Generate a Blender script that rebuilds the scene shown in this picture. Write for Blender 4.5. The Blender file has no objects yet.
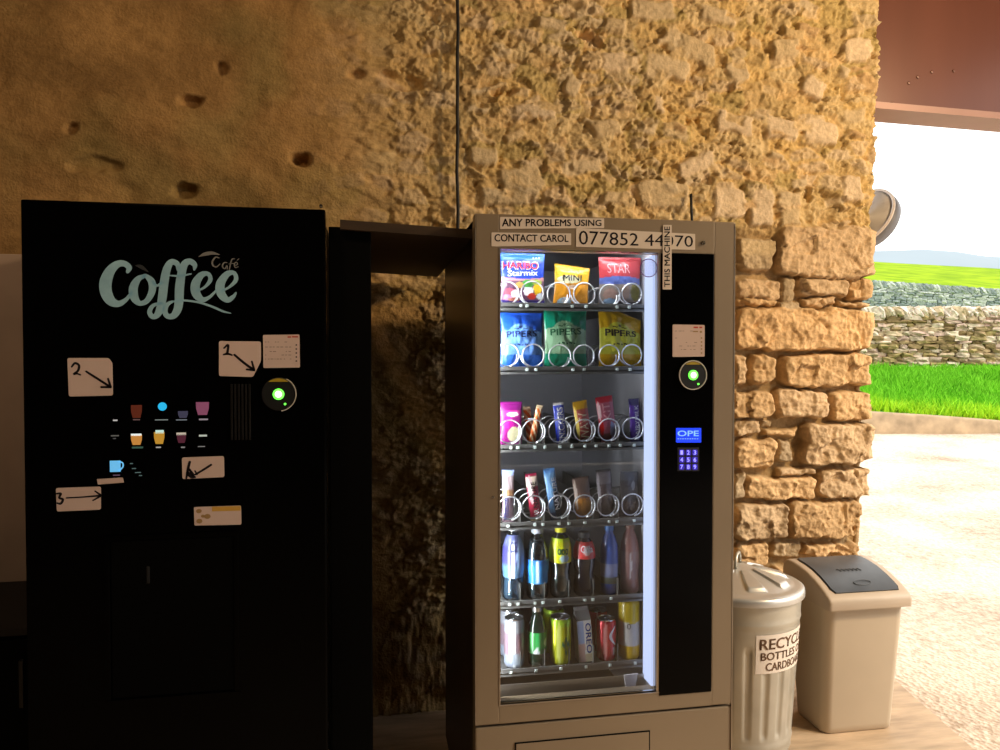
import bpy, bmesh, math, random
import numpy as np
from mathutils import Vector, Matrix
from mathutils import noise as mnoise

random.seed(7)
SC = bpy.context.scene
COL = SC.collection
PI = math.pi

# ------------------------------------------------------------------ camera
AZ, PITCH, CAMH, F = math.radians(10.2), math.radians(1.3), 1.45, 750.0
CAM = Vector((0, 0, CAMH))
FWD = Vector((math.sin(AZ) * math.cos(PITCH), math.cos(AZ) * math.cos(PITCH), -math.sin(PITCH)))
RGT = Vector((math.cos(AZ), -math.sin(AZ), 0))
UPV = RGT.cross(FWD)


def ray(px, py):
    return FWD + RGT * ((px - 500) / F) + UPV * ((375 - py) / F)


def W(px, py, Y):
    """measured photo point -> world point on the vertical plane at distance Y (planes parallel to the stone wall)"""
    d = ray(px, py)
    return CAM + d * (Y / d.y)


def XZ(px, py, Y):
    p = W(px, py, Y)
    return p.x, p.z


cd = bpy.data.cameras.new('camera')
cam = bpy.data.objects.new('camera', cd)
COL.objects.link(cam)
cam.location = CAM
cam.rotation_euler = (PI / 2 - PITCH, 0, -AZ)
cd.sensor_width = 36
cd.lens = 27.0
cd.clip_end = 5000
cd.clip_start = 0.05
SC.camera = cam

# ------------------------------------------------------------------ materials
def nmat(name):
    m = bpy.data.materials.new(name)
    m.use_nodes = True
    nt = m.node_tree
    return m, nt, nt.nodes['Principled BSDF']


def pm(name, col, rough=0.5, metal=0.0, spec=0.5, emit=None, es=0.0, noise=0.0, nscale=20, bump=0.0, bscale=60, trans=0.0, stretch=None, ior=1.45, coat=0.0):
    m, nt, b = nmat(name)
    c = (col[0], col[1], col[2], 1)
    b.inputs['Base Color'].default_value = c
    b.inputs['Roughness'].default_value = rough
    b.inputs['Metallic'].default_value = metal
    b.inputs['Specular IOR Level'].default_value = spec
    b.inputs['Transmission Weight'].default_value = trans
    b.inputs['IOR'].default_value = ior
    b.inputs['Coat Weight'].default_value = coat
    if emit:
        b.inputs['Emission Color'].default_value = (*emit, 1)
        b.inputs['Emission Strength'].default_value = es
    if noise or bump:
        tc = nt.nodes.new('ShaderNodeTexCoord')
        mp = nt.nodes.new('ShaderNodeMapping')
        nt.links.new(tc.outputs['Object'], mp.inputs[0])
        if stretch:
            mp.inputs['Scale'].default_value = stretch
        if noise:
            n = nt.nodes.new('ShaderNodeTexNoise')
            n.inputs['Scale'].default_value = nscale
            n.inputs['Detail'].default_value = 6
            nt.links.new(mp.outputs[0], n.inputs[0])
            r = nt.nodes.new('ShaderNodeMapRange')
            r.inputs[1].default_value = .3
            r.inputs[2].default_value = .7
            r.inputs[3].default_value = 1 - noise
            r.inputs[4].default_value = 1 + noise
            nt.links.new(n.outputs[0], r.inputs[0])
            mx = nt.nodes.new('ShaderNodeVectorMath')
            mx.operation = 'MULTIPLY'
            mx.inputs[0].default_value = col[:3]
            nt.links.new(r.outputs[0], mx.inputs[1])
            nt.links.new(mx.outputs[0], b.inputs['Base Color'])
        if bump:
            n2 = nt.nodes.new('ShaderNodeTexNoise')
            n2.inputs['Scale'].default_value = bscale
            n2.inputs['Detail'].default_value = 8
            nt.links.new(mp.outputs[0], n2.inputs[0])
            bp = nt.nodes.new('ShaderNodeBump')
            bp.inputs['Strength'].default_value = bump
            bp.inputs['Distance'].default_value = .01
            nt.links.new(n2.outputs[0], bp.inputs['Height'])
            nt.links.new(bp.outputs[0], b.inputs['Normal'])
    return m


def attr_mat(name, rough=0.5, metal=0.0, spec=0.5, noise=0.0, nscale=30, bump=0.0, bscale=80, coat=0.0):
    m, nt, b = nmat(name)
    a = nt.nodes.new('ShaderNodeAttribute')
    a.attribute_name = 'tint'
    out = a.outputs['Color']
    if noise:
        n = nt.nodes.new('ShaderNodeTexNoise')
        n.inputs['Scale'].default_value = nscale
        n.inputs['Detail'].default_value = 8
        tc = nt.nodes.new('ShaderNodeTexCoord')
        nt.links.new(tc.outputs['Object'], n.inputs[0])
        r = nt.nodes.new('ShaderNodeMapRange')
        r.inputs[1].default_value = .3
        r.inputs[2].default_value = .7
        r.inputs[3].default_value = 1 - noise
        r.inputs[4].default_value = 1 + noise
        nt.links.new(n.outputs[0], r.inputs[0])
        mx = nt.nodes.new('ShaderNodeVectorMath')
        mx.operation = 'MULTIPLY'
        nt.links.new(out, mx.inputs[0])
        nt.links.new(r.outputs[0], mx.inputs[1])
        out = mx.outputs[0]
    if bump:
        n2 = nt.nodes.new('ShaderNodeTexNoise')
        n2.inputs['Scale'].default_value = bscale
        n2.inputs['Detail'].default_value = 8
        tc = nt.nodes.new('ShaderNodeTexCoord')
        nt.links.new(tc.outputs['Object'], n2.inputs[0])
        bp = nt.nodes.new('ShaderNodeBump')
        bp.inputs['Strength'].default_value = bump
        bp.inputs['Distance'].default_value = .01
        nt.links.new(n2.outputs[0], bp.inputs['Height'])
        nt.links.new(bp.outputs[0], b.inputs['Normal'])
    nt.links.new(out, b.inputs['Base Color'])
    b.inputs['Roughness'].default_value = rough
    b.inputs['Metallic'].default_value = metal
    b.inputs['Specular IOR Level'].default_value = spec
    b.inputs['Coat Weight'].default_value = coat
    return m


def clear_mat(name, tint, gloss=0.08, rough=0.02, milk=0.0):
    """thin clear sheet: see-through with a weak mirror"""
    m = bpy.data.materials.new(name)
    m.use_nodes = True
    nt = m.node_tree
    nt.nodes.clear()
    o = nt.nodes.new('ShaderNodeOutputMaterial')
    t = nt.nodes.new('ShaderNodeBsdfTransparent')
    t.inputs[0].default_value = (*tint, 1)
    g = nt.nodes.new('ShaderNodeBsdfGlossy')
    g.inputs['Roughness'].default_value = rough
    fr = nt.nodes.new('ShaderNodeFresnel')
    fr.inputs[0].default_value = 1.45
    ad = nt.nodes.new('ShaderNodeMath')
    ad.operation = 'ADD'
    ad.inputs[1].default_value = gloss - 0.04
    nt.links.new(fr.outputs[0], ad.inputs[0])
    if milk > 0:
        df = nt.nodes.new('ShaderNodeBsdfDiffuse')
        df.inputs[0].default_value = (tint[0] * .8, tint[1] * .8, tint[2] * .8, 1)
        m0 = nt.nodes.new('ShaderNodeMixShader')
        m0.inputs[0].default_value = milk
        nt.links.new(t.outputs[0], m0.inputs[1])
        nt.links.new(df.outputs[0], m0.inputs[2])
        t = m0
    mx = nt.nodes.new('ShaderNodeMixShader')
    nt.links.new(ad.outputs[0], mx.inputs[0])
    nt.links.new(t.outputs[0], mx.inputs[1])
    nt.links.new(g.outputs[0], mx.inputs[2])
    nt.links.new(mx.outputs[0], o.inputs[0])
    return m


M = {}
M['steel'] = pm('champagne_painted_steel', (.285, .215, .140), .42, .25, noise=.05, nscale=3, bump=.02, bscale=300)
M['cab_side'] = pm('dark_brown_cabinet_side', (.022, .013, .006), .35, .1, noise=.6, nscale=5)
M['steel_edge'] = pm('bright_steel_edge', (.45, .38, .30), .3, .7)
M['black_gloss'] = pm('black_gloss_panel', (.001, .001, .0012), .12, 0, .10)
M['black_matt'] = pm('black_matt_paint', (.0012, .0012, .0012), .6, 0, .06)
M['black_plastic'] = pm('black_plastic', (.012, .012, .013), .4)
M['ink'] = pm('black_ink', (.012, .008, .01), .7, spec=.2)
M['paper'] = pm('warm_white_paper', (.66, .50, .435), .75, noise=.04, nscale=8)
M['paper_edge'] = pm('laminate_edge', (.85, .74, .66), .5)
M['label_white'] = pm('label_tape_white', (.74, .63, .53), .55)
M['amber'] = pm('amber_print', (.62, .36, .06), .6)
M['sepia'] = pm('sepia_print', (.36, .22, .08), .6)
M['red_print'] = pm('red_print', (.5, .05, .03), .6)
M['grey_print'] = pm('grey_print', (.25, .17, .13), .7)
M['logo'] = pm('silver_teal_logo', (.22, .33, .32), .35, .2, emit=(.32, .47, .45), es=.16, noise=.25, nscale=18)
M['logo_dim'] = pm('dim_logo', (.16, .15, .13), .5, emit=(.3, .28, .25), es=.05)
M['green_led'] = pm('green_light', (.1, .6, .1), .5, emit=(.12, 1, .06), es=2.2)
M['green_core'] = pm('pale_green_light', (.6, 1, .6), .5, emit=(.65, 1, .6), es=2.0)
M['blue_lcd'] = pm('blue_screen', (.01, .03, .5), .3, emit=(.01, .05, .95), es=1.0)
M['blue_text'] = pm('blue_screen_text', (.2, .3, 1), .3, emit=(.15, .3, 1), es=1.4)
M['blue_key'] = pm('blue_lit_key', (.03, .02, .3), .3, emit=(.05, .03, .55), es=.5)
M['ring'] = pm('pale_ring', (.72, .68, .62), .35, .2)
M['yellow_band'] = pm('yellow_band', (.45, .32, .02), .5)
M['led_strip'] = pm('white_light_strip', (.08, .09, .10), .6, emit=(.54, .64, .98), es=1.0)
M['cab_grey'] = pm('cabinet_lining_grey', (.42, .42, .45), .5, .0)
M['cab_dark'] = pm('cabinet_side_dark', (.10, .10, .10), .6)
M['tray'] = pm('grey_tray', (.16, .16, .15), .45, .3)
M['chute'] = pm('brushed_chute_steel', (.42, .40, .36), .28, .85, noise=.1, nscale=4, stretch=(1, 1, 20))
M['wire'] = pm('coil_wire', (.80, .81, .84), .28, .8, emit=(.5, .52, .56), es=0.0)
M['tag'] = pm('price_tag', (.75, .85, .8), .5)
M['glass'] = clear_mat('door_glass', (.96, .97, .97), .05)
M['chrome'] = pm('chrome', (.7, .68, .62), .15, 1)
M['cable'] = pm('black_cable', (.008, .007, .007), .6)
M['galv'] = pm('galvanised_steel', (.50, .475, .405), .42, .55, noise=.14, nscale=6, bump=.04, bscale=30)
M['galv_lid'] = pm('galvanised_lid', (.60, .58, .54), .34, .65, noise=.10, nscale=5)
M['bin_body'] = pm('beige_plastic', (.56, .465, .345), .5, noise=.04, nscale=5)
M['bin_hood'] = pm('taupe_plastic', (.50, .40, .30), .48, noise=.05, nscale=5)
M['bin_flap'] = pm('slate_plastic', (.075, .085, .10), .33, noise=.25, nscale=9, bump=.02, bscale=12)
M['beam'] = pm('oxide_red_steel', (.14, .050, .034), .30, .1, noise=.10, nscale=1.6, stretch=(3, 3, .5))
M['beam_flange'] = pm('oxide_flange', (.33, .19, .16), .45, .1, noise=.1, nscale=3)
M['wood_dark'] = pm('dark_timber', (.055, .028, .012), .7, noise=.3, nscale=6, stretch=(1, 8, 8))
M['board'] = pm('pale_board', (.40, .30, .245), .75, noise=.25, nscale=2.5)
M['dish_face'] = pm('dish_face_white', (.93, .88, .87), .4)
M['dish_shell'] = pm('dish_shell_grey', (.17, .18, .22), .45)
M['attr'] = attr_mat('printed_film', .32, 0, .5, coat=.2)
M['attr_matt'] = attr_mat('printed_card', .55)
M['can_metal'] = pm('can_aluminium', (.75, .76, .78), .22, 1)
M['wall_dark'] = pm('dim_barn_wall', (.10, .075, .05), .95, noise=.3, nscale=2, bump=.4, bscale=6)
M['ceiling'] = pm('dim_barn_roof', (.05, .038, .028), .9, noise=.2, nscale=2)


# ------------------------------------------------------------------ object helpers
def tag(o, label=None, cat=None, group=None, kind=None):
    if label: o['label'] = label
    if cat: o['category'] = cat
    if group: o['group'] = group
    if kind: o['kind'] = kind
    return o


def root(name, loc, label, cat, group=None, rz=0.0):
    o = bpy.data.objects.new(name, None)
    COL.objects.link(o)
    o.location = loc
    o.rotation_euler = (0, 0, rz)
    o.empty_display_size = .05
    o['_w'] = 0
    del o['_w']
    return tag(o, label, cat, group)


def origin_of(p):
    v = Vector((0, 0, 0))
    while p is not None:
        v += Vector(p.location)
        p = p.parent
    return v


def link(name, me, mat, parent=None, world=True, smooth=False, label=None):
    """world=True: mesh vertices are in world metres, moved into the parent's frame here"""
    o = bpy.data.objects.new(name, me)
    COL.objects.link(o)
    if parent is not None:
        if world:
            me.transform(Matrix.Translation(-origin_of(parent)))
        o.parent = parent
    if mat is not None and not me.materials:
        me.materials.append(mat)
    if smooth:
        me.polygons.foreach_set('use_smooth', [True] * len(me.polygons))
    if label: o['label'] = label
    return o


class MB:
    """collects shapes into one mesh"""
    def __init__(s):
        s.bm = bmesh.new()

    def box(s, x0, x1, y0, y1, z0, z1, bev=0.0, seg=2):
        r = bmesh.ops.create_cube(s.bm, size=1)
        vs = r['verts']
        for v in vs:
            v.co = Vector(((x0 + x1) / 2 + v.co.x * (x1 - x0), (y0 + y1) / 2 + v.co.y * (y1 - y0), (z0 + z1) / 2 + v.co.z * (z1 - z0)))
        if bev > 0:
            es = list({e for v in vs for e in v.link_edges})
            bmesh.ops.bevel(s.bm, geom=es, offset=bev, segments=seg, profile=.6, affect='EDGES')
        return s

    def prism(s, poly, y0, y1):
        """poly of (x,z), front at y0"""
        n = len(poly)
        a = [s.bm.verts.new((x, y0, z)) for x, z in poly]
        b = [s.bm.verts.new((x, y1, z)) for x, z in poly]
        f = s.bm.faces.new(a)
        g = s.bm.faces.new(b[::-1])
        for i in range(n):
            s.bm.faces.new((a[i], b[i], b[(i + 1) % n], a[(i + 1) % n]))
        bmesh.ops.recalc_face_normals(s.bm, faces=s.bm.faces[:])
        return s

    def lathe(s, prof, c=(0, 0, 0), seg=32, axis='Z', sx=1.0, sy=1.0):
        rings = []
        for r, h in prof:
            ring = []
            for k in range(seg):
                a = 2 * PI * k / seg
                x, y = r * math.cos(a) * sx, r * math.sin(a) * sy
                if axis == 'Z': p = (c[0] + x, c[1] + y, c[2] + h)
                else: p = (c[0] + x, c[1] + h, c[2] + y)
                ring.append(s.bm.verts.new(p))
            rings.append(ring)
        for i in range(len(rings) - 1):
            for k in range(seg):
                s.bm.faces.new((rings[i][k], rings[i][(k + 1) % seg], rings[i + 1][(k + 1) % seg], rings[i + 1][k]))
        for ring in (rings[0], rings[-1]):
            try: s.bm.faces.new(ring)
            except ValueError: pass
        bmesh.ops.recalc_face_normals(s.bm, faces=s.bm.faces[:])
        return s

    def tube(s, pts, r, seg=8):
        pts = [Vector(p) for p in pts]
        n = len(pts)
        prev = None
        rings = []
        for i, p in enumerate(pts):
            t = (pts[min(i + 1, n - 1)] - pts[max(i - 1, 0)]).normalized()
            if prev is None:
                a = Vector((0, 0, 1)) if abs(t.z) < .9 else Vector((1, 0, 0))
                u = t.cross(a).normalized()
            else:
                u = (prev - t * prev.dot(t)).normalized()
            prev = u
            v = t.cross(u)
            rr = r[i] if isinstance(r, (list, tuple)) else r
            rings.append([s.bm.verts.new(p + (u * math.cos(2 * PI * k / seg) + v * math.sin(2 * PI * k / seg)) * rr) for k in range(seg)])
        for i in range(n - 1):
            for k in range(seg):
                s.bm.faces.new((rings[i][k], rings[i][(k + 1) % seg], rings[i + 1][(k + 1) % seg], rings[i + 1][k]))
        s.bm.faces.new(rings[0])
        s.bm.faces.new(rings[-1])
        bmesh.ops.recalc_face_normals(s.bm, faces=s.bm.faces[:])
        return s

    def ribbon(s, pts, y0, th=.0012, closed=False, sub=6):
        """stroke of varying width in the x-z plane: pts of (x, z, width)"""
        P = [Vector(p) for p in pts]
        out = []
        n = len(P)
        for i in range(n - 1):
            p0, p1, p2, p3 = P[max(i - 1, 0)], P[i], P[i + 1], P[min(i + 2, n - 1)]
            for k in range(sub):
                t = k / sub
                out.append(.5 * ((2 * p1) + (p2 - p0) * t + (2 * p0 - 5 * p1 + 4 * p2 - p3) * t * t + (3 * p1 - p0 - 3 * p2 + p3) * t ** 3))
        out.append(P[-1])
        L, R = [], []
        m = len(out)
        for i, p in enumerate(out):
            d = out[min(i + 1, m - 1)] - out[max(i - 1, 0)]
            d2 = Vector((d.x, d.y)).normalized() if (abs(d.x) + abs(d.y)) > 1e-9 else Vector((1, 0))
            nx, nz = -d2.y, d2.x
            w = max(p.z, 1e-4) / 2
            L.append((p.x + nx * w, p.y + nz * w))
            R.append((p.x - nx * w, p.y - nz * w))
        # round the ends
        def cap(c, w, a0):
            return [(c[0] + w * math.cos(a0 + PI * j / 6), c[1] + w * math.sin(a0 + PI * j / 6)) for j in range(1, 6)]
        yb = y0 + th
        vf = [(s.bm.verts.new((a[0], y0, a[1])), s.bm.verts.new((b[0], y0, b[1])), s.bm.verts.new((a[0], yb, a[1])), s.bm.verts.new((b[0], yb, b[1]))) for a, b in zip(L, R)]
        for i in range(m - 1):
            a, b = vf[i], vf[i + 1]
            s.bm.faces.new((a[0], a[1], b[1], b[0]))
            s.bm.faces.new((a[0], b[0], b[2], a[2]))
            s.bm.faces.new((a[1], a[3], b[3], b[1]))
        for idx, sgn in ((0, -1), (m - 1, 1)):
            p = out[idx]
            d = (out[1] - out[0]) if idx == 0 else (out[-1] - out[-2])
            ang = math.atan2(d.y, d.x)
            w = max(p.z, 1e-4) / 2
            a0 = ang + PI / 2 if idx == 0 else ang - PI / 2
            c = cap((p.x, p.y), w, a0)
            first, last = (vf[idx][0], vf[idx][1]) if idx == 0 else (vf[idx][1], vf[idx][0])
            s.bm.faces.new([first] + [s.bm.verts.new((q[0], y0, q[1])) for q in c] + [last])
        return s

    def mesh(s, name='m'):
        me = bpy.data.meshes.new(name)
        s.bm.to_mesh(me)
        s.bm.free()
        return me

    def build(s, name, mat, parent=None, smooth=False, world=True, label=None):
        return link(name, s.mesh(name), mat, parent, world, smooth, label)


def autosmooth(o, ang=35):
    me = o.data
    me.polygons.foreach_set('use_smooth', [True] * len(me.polygons))
    bm = bmesh.new()
    bm.from_mesh(me)
    for e in bm.edges:
        if len(e.link_faces) == 2 and e.calc_face_angle(0) > math.radians(ang):
            e.smooth = False
    bm.to_mesh(me)
    bm.free()
    return o


def copy_tree(o, parent=None):
    c = o.copy()
    COL.objects.link(c)
    c.parent = parent
    for ch in list(o.children):
        copy_tree(ch, c)
    return c


_tc = {}
def text_geo(s, bold=0.0):

    """flat lettering from the built-in font: (verts Nx2 in 0..1 box units, faces, aspect)"""
    key = (s, bold)
    if key in _tc: return _tc[key]
    cu = bpy.data.curves.new('t', 'FONT')
    cu.body = s
    cu.resolution_u = 3
    ob = bpy.data.objects.new('t', cu)
    COL.objects.link(ob)
    dg = bpy.context.evaluated_depsgraph_get()
    me = bpy.data.meshes.new_from_object(ob.evaluated_get(dg))
    v = np.array([(q.co.x, q.co.y) for q in me.vertices])
    f = [tuple(p.vertices) for p in me.polygons]
    bpy.data.objects.remove(ob)
    bpy.data.curves.remove(cu)
    bpy.data.meshes.remove(me)
    if bold > 0:      # heavier strokes: the same outline again, slightly shifted
        n0 = len(v); sh = [(0, 0), (.030, 0), (0, .022), (.030, .022)]
        f = [tuple(i + n0 * k for i in q) for k in range(4) for q in f]
        v = np.concatenate([v + np.array(q) for q in sh])
    mn, mx = v.min(0), v.max(0)
    v = (v - mn) / (mx - mn)
    _tc[key] = (v, f)
    return _tc[key]


def text_mesh(s, fn, bold=0.0):
    """fn(u, v) -> world/local point"""
    v, f = text_geo(s, bold)
    me = bpy.data.meshes.new('lettering')
    me.from_pydata([fn(a, b) for a, b in v], [], f)
    return me


def quad_fn(p00, p10, p11, p01):
    """bilinear map from the unit square (corners: lower-left, lower-right, upper-right, upper-left)"""
    a, b, c, d = [Vector(p) for p in (p00, p10, p11, p01)]
    return lambda u, v: a * (1 - u) * (1 - v) + b * u * (1 - v) + c * u * v + d * (1 - u) * v


def px_text(s, ll, lr, ur, ul, Y, mat, parent, bold=.02, name='lettering'):
    me = text_mesh(s, quad_fn(W(*ll, Y), W(*lr, Y), W(*ur, Y), W(*ul, Y)), bold)
    return link(name, me, mat, parent)


def px_plate(poly, Y, mat, parent, name, th=.0015, label=None, round_px=0):
    if round_px:
        q = []
        n = len(poly)
        for i, p in enumerate(poly):
            a, b = Vector(poly[i - 1]), Vector(poly[(i + 1) % n])
            p = Vector(p)
            da, db = (a - p).normalized() * round_px, (b - p).normalized() * round_px
            for t in (0, .33, .67, 1):
                q.append(tuple((p + da) * (1 - t) ** 2 + p * 2 * t * (1 - t) + (p + db) * t * t))
        poly = q
    return MB().prism([XZ(x, y, Y) for x, y in poly], Y - th, Y).build(name, mat, parent, label=label)


def strokes(lst, Y, ox, oy, sc, mat, parent, name, th=.0006, label=None, wscale=1.0, sub=6):
    """lst of polylines (x, y, w) measured in an enlarged crop: origin (ox,oy), scale sc"""
    mb = MB()
    k = 1.0 / sc / F * Y * 1.0
    for st in lst:
        pts = []
        for x, y, w in st:
            X, Z = XZ(ox + x / sc, oy + y / sc, Y)
            pts.append((X, Z, w * k * wscale))
        mb.ribbon(pts, Y - th, th, sub=sub)
    return mb.build(name, mat, parent, label=label)


# ------------------------------------------------------------------ numpy noise
def _hash(ix, iy, seed):
    h = (ix.astype(np.int64) * 374761393 + iy.astype(np.int64) * 668265263 + seed * 1442695041) & 0xFFFFFFFF
    h = ((h ^ (h >> 13)) * 1274126177) & 0xFFFFFFFF
    h = (h ^ (h >> 16)) & 0xFFFFFF
    return h / float(0xFFFFFF)


def vnoise(x, y, seed=0):
    ix, iy = np.floor(x), np.floor(y)
    fx, fy = x - ix, y - iy
    fx, fy = fx * fx * fx * (fx * (fx * 6 - 15) + 10), fy * fy * fy * (fy * (fy * 6 - 15) + 10)
    a, b = _hash(ix, iy, seed), _hash(ix + 1, iy, seed)
    c, d = _hash(ix, iy + 1, seed), _hash(ix + 1, iy + 1, seed)
    return (a * (1 - fx) + b * fx) * (1 - fy) + (c * (1 - fx) + d * fx) * fy


def fbm(x, y, oct=4, seed=0, ridged=False, gain=.5):
    s, a, t = 0, 1, 0
    for o in range(oct):
        n = vnoise(x * 2 ** o + 13.7 * o, y * 2 ** o - 7.1 * o, seed + o)
        if ridged: n = 1 - np.abs(2 * n - 1)
        s = s + a * n
        t += a
        a *= gain
    return s / t


def worley(x, y, seed):
    """nearest / second nearest feature point distance and the cell's random number"""
    ix, iy = np.floor(x), np.floor(y)
    d1 = np.full(x.shape, 9.0); d2 = np.full(x.shape, 9.0); cid = np.zeros(x.shape)
    for dx in (-1, 0, 1):
        for dy in (-1, 0, 1):
            cx, cy = ix + dx, iy + dy
            px = cx + .5 + .8 * (_hash(cx, cy, seed) - .5)
            py = cy + .5 + .8 * (_hash(cx, cy, seed + 5) - .5)
            d = np.hypot(x - px, y - py)
            r = _hash(cx, cy, seed + 9)
            new = d < d1
            d2 = np.where(new, d1, np.minimum(d2, d))
            cid = np.where(new, r, cid)
            d1 = np.where(new, d, d1)
    return d1, d2, cid


def facets(x, y, seed):
    """broken-stone facets: every cell of a cellular pattern is its own small tilted plane"""
    ix, iy = np.floor(x), np.floor(y)
    d1 = np.full(x.shape, 9.0); val = np.zeros(x.shape)
    for dx in (-1, 0, 1):
        for dy in (-1, 0, 1):
            cx, cy = ix + dx, iy + dy
            px = cx + .5 + .9 * (_hash(cx, cy, seed) - .5)
            py = cy + .5 + .9 * (_hash(cx, cy, seed + 5) - .5)
            d = np.hypot(x - px, y - py)
            v = 1.5 * (_hash(cx, cy, seed + 9) - .5) * (x - px) + 1.5 * (_hash(cx, cy, seed + 13) - .5) * (y - py) + .8 * (_hash(cx, cy, seed + 17) - .5)
            new = d < d1
            val = np.where(new, v, val)
            d1 = np.where(new, d, d1)
    return val


def smooth(x, a, b):
    t = np.clip((x - a) / (b - a), 0, 1)
    return t * t * (3 - 2 * t)


def grid_mesh(name, P, cols=None):
    """P: (ny, nx, 3) array"""
    ny, nx = P.shape[:2]
    me = bpy.data.meshes.new(name)
    idx = np.arange(ny * nx).reshape(ny, nx)
    q = np.stack([idx[:-1, :-1], idx[:-1, 1:], idx[1:, 1:], idx[1:, :-1]], -1).reshape(-1, 4)
    me.vertices.add(ny * nx)
    me.vertices.foreach_set('co', P.reshape(-1).astype(np.float32))
    me.loops.add(q.size)
    me.loops.foreach_set('vertex_index', q.reshape(-1).astype(np.int32))
    me.polygons.add(len(q))
    me.polygons.foreach_set('loop_start', np.arange(0, q.size, 4, dtype=np.int32))
    me.polygons.foreach_set('loop_total', np.full(len(q), 4, dtype=np.int32))
    me.update(calc_edges=True)
    if cols is not None:
        at = me.color_attributes.new('tint', 'FLOAT_COLOR', 'POINT')
        c = np.concatenate([cols.reshape(-1, 3), np.ones((ny * nx, 1))], 1).astype(np.float32)
        at.data.foreach_set('color', c.reshape(-1))
    return me


# ================================================================== THE STONE WALL
YW = 3.05
X0, XC = -1.95, 2.262      # left end and the corner of the wall in view
ZT = 3.40


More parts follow.
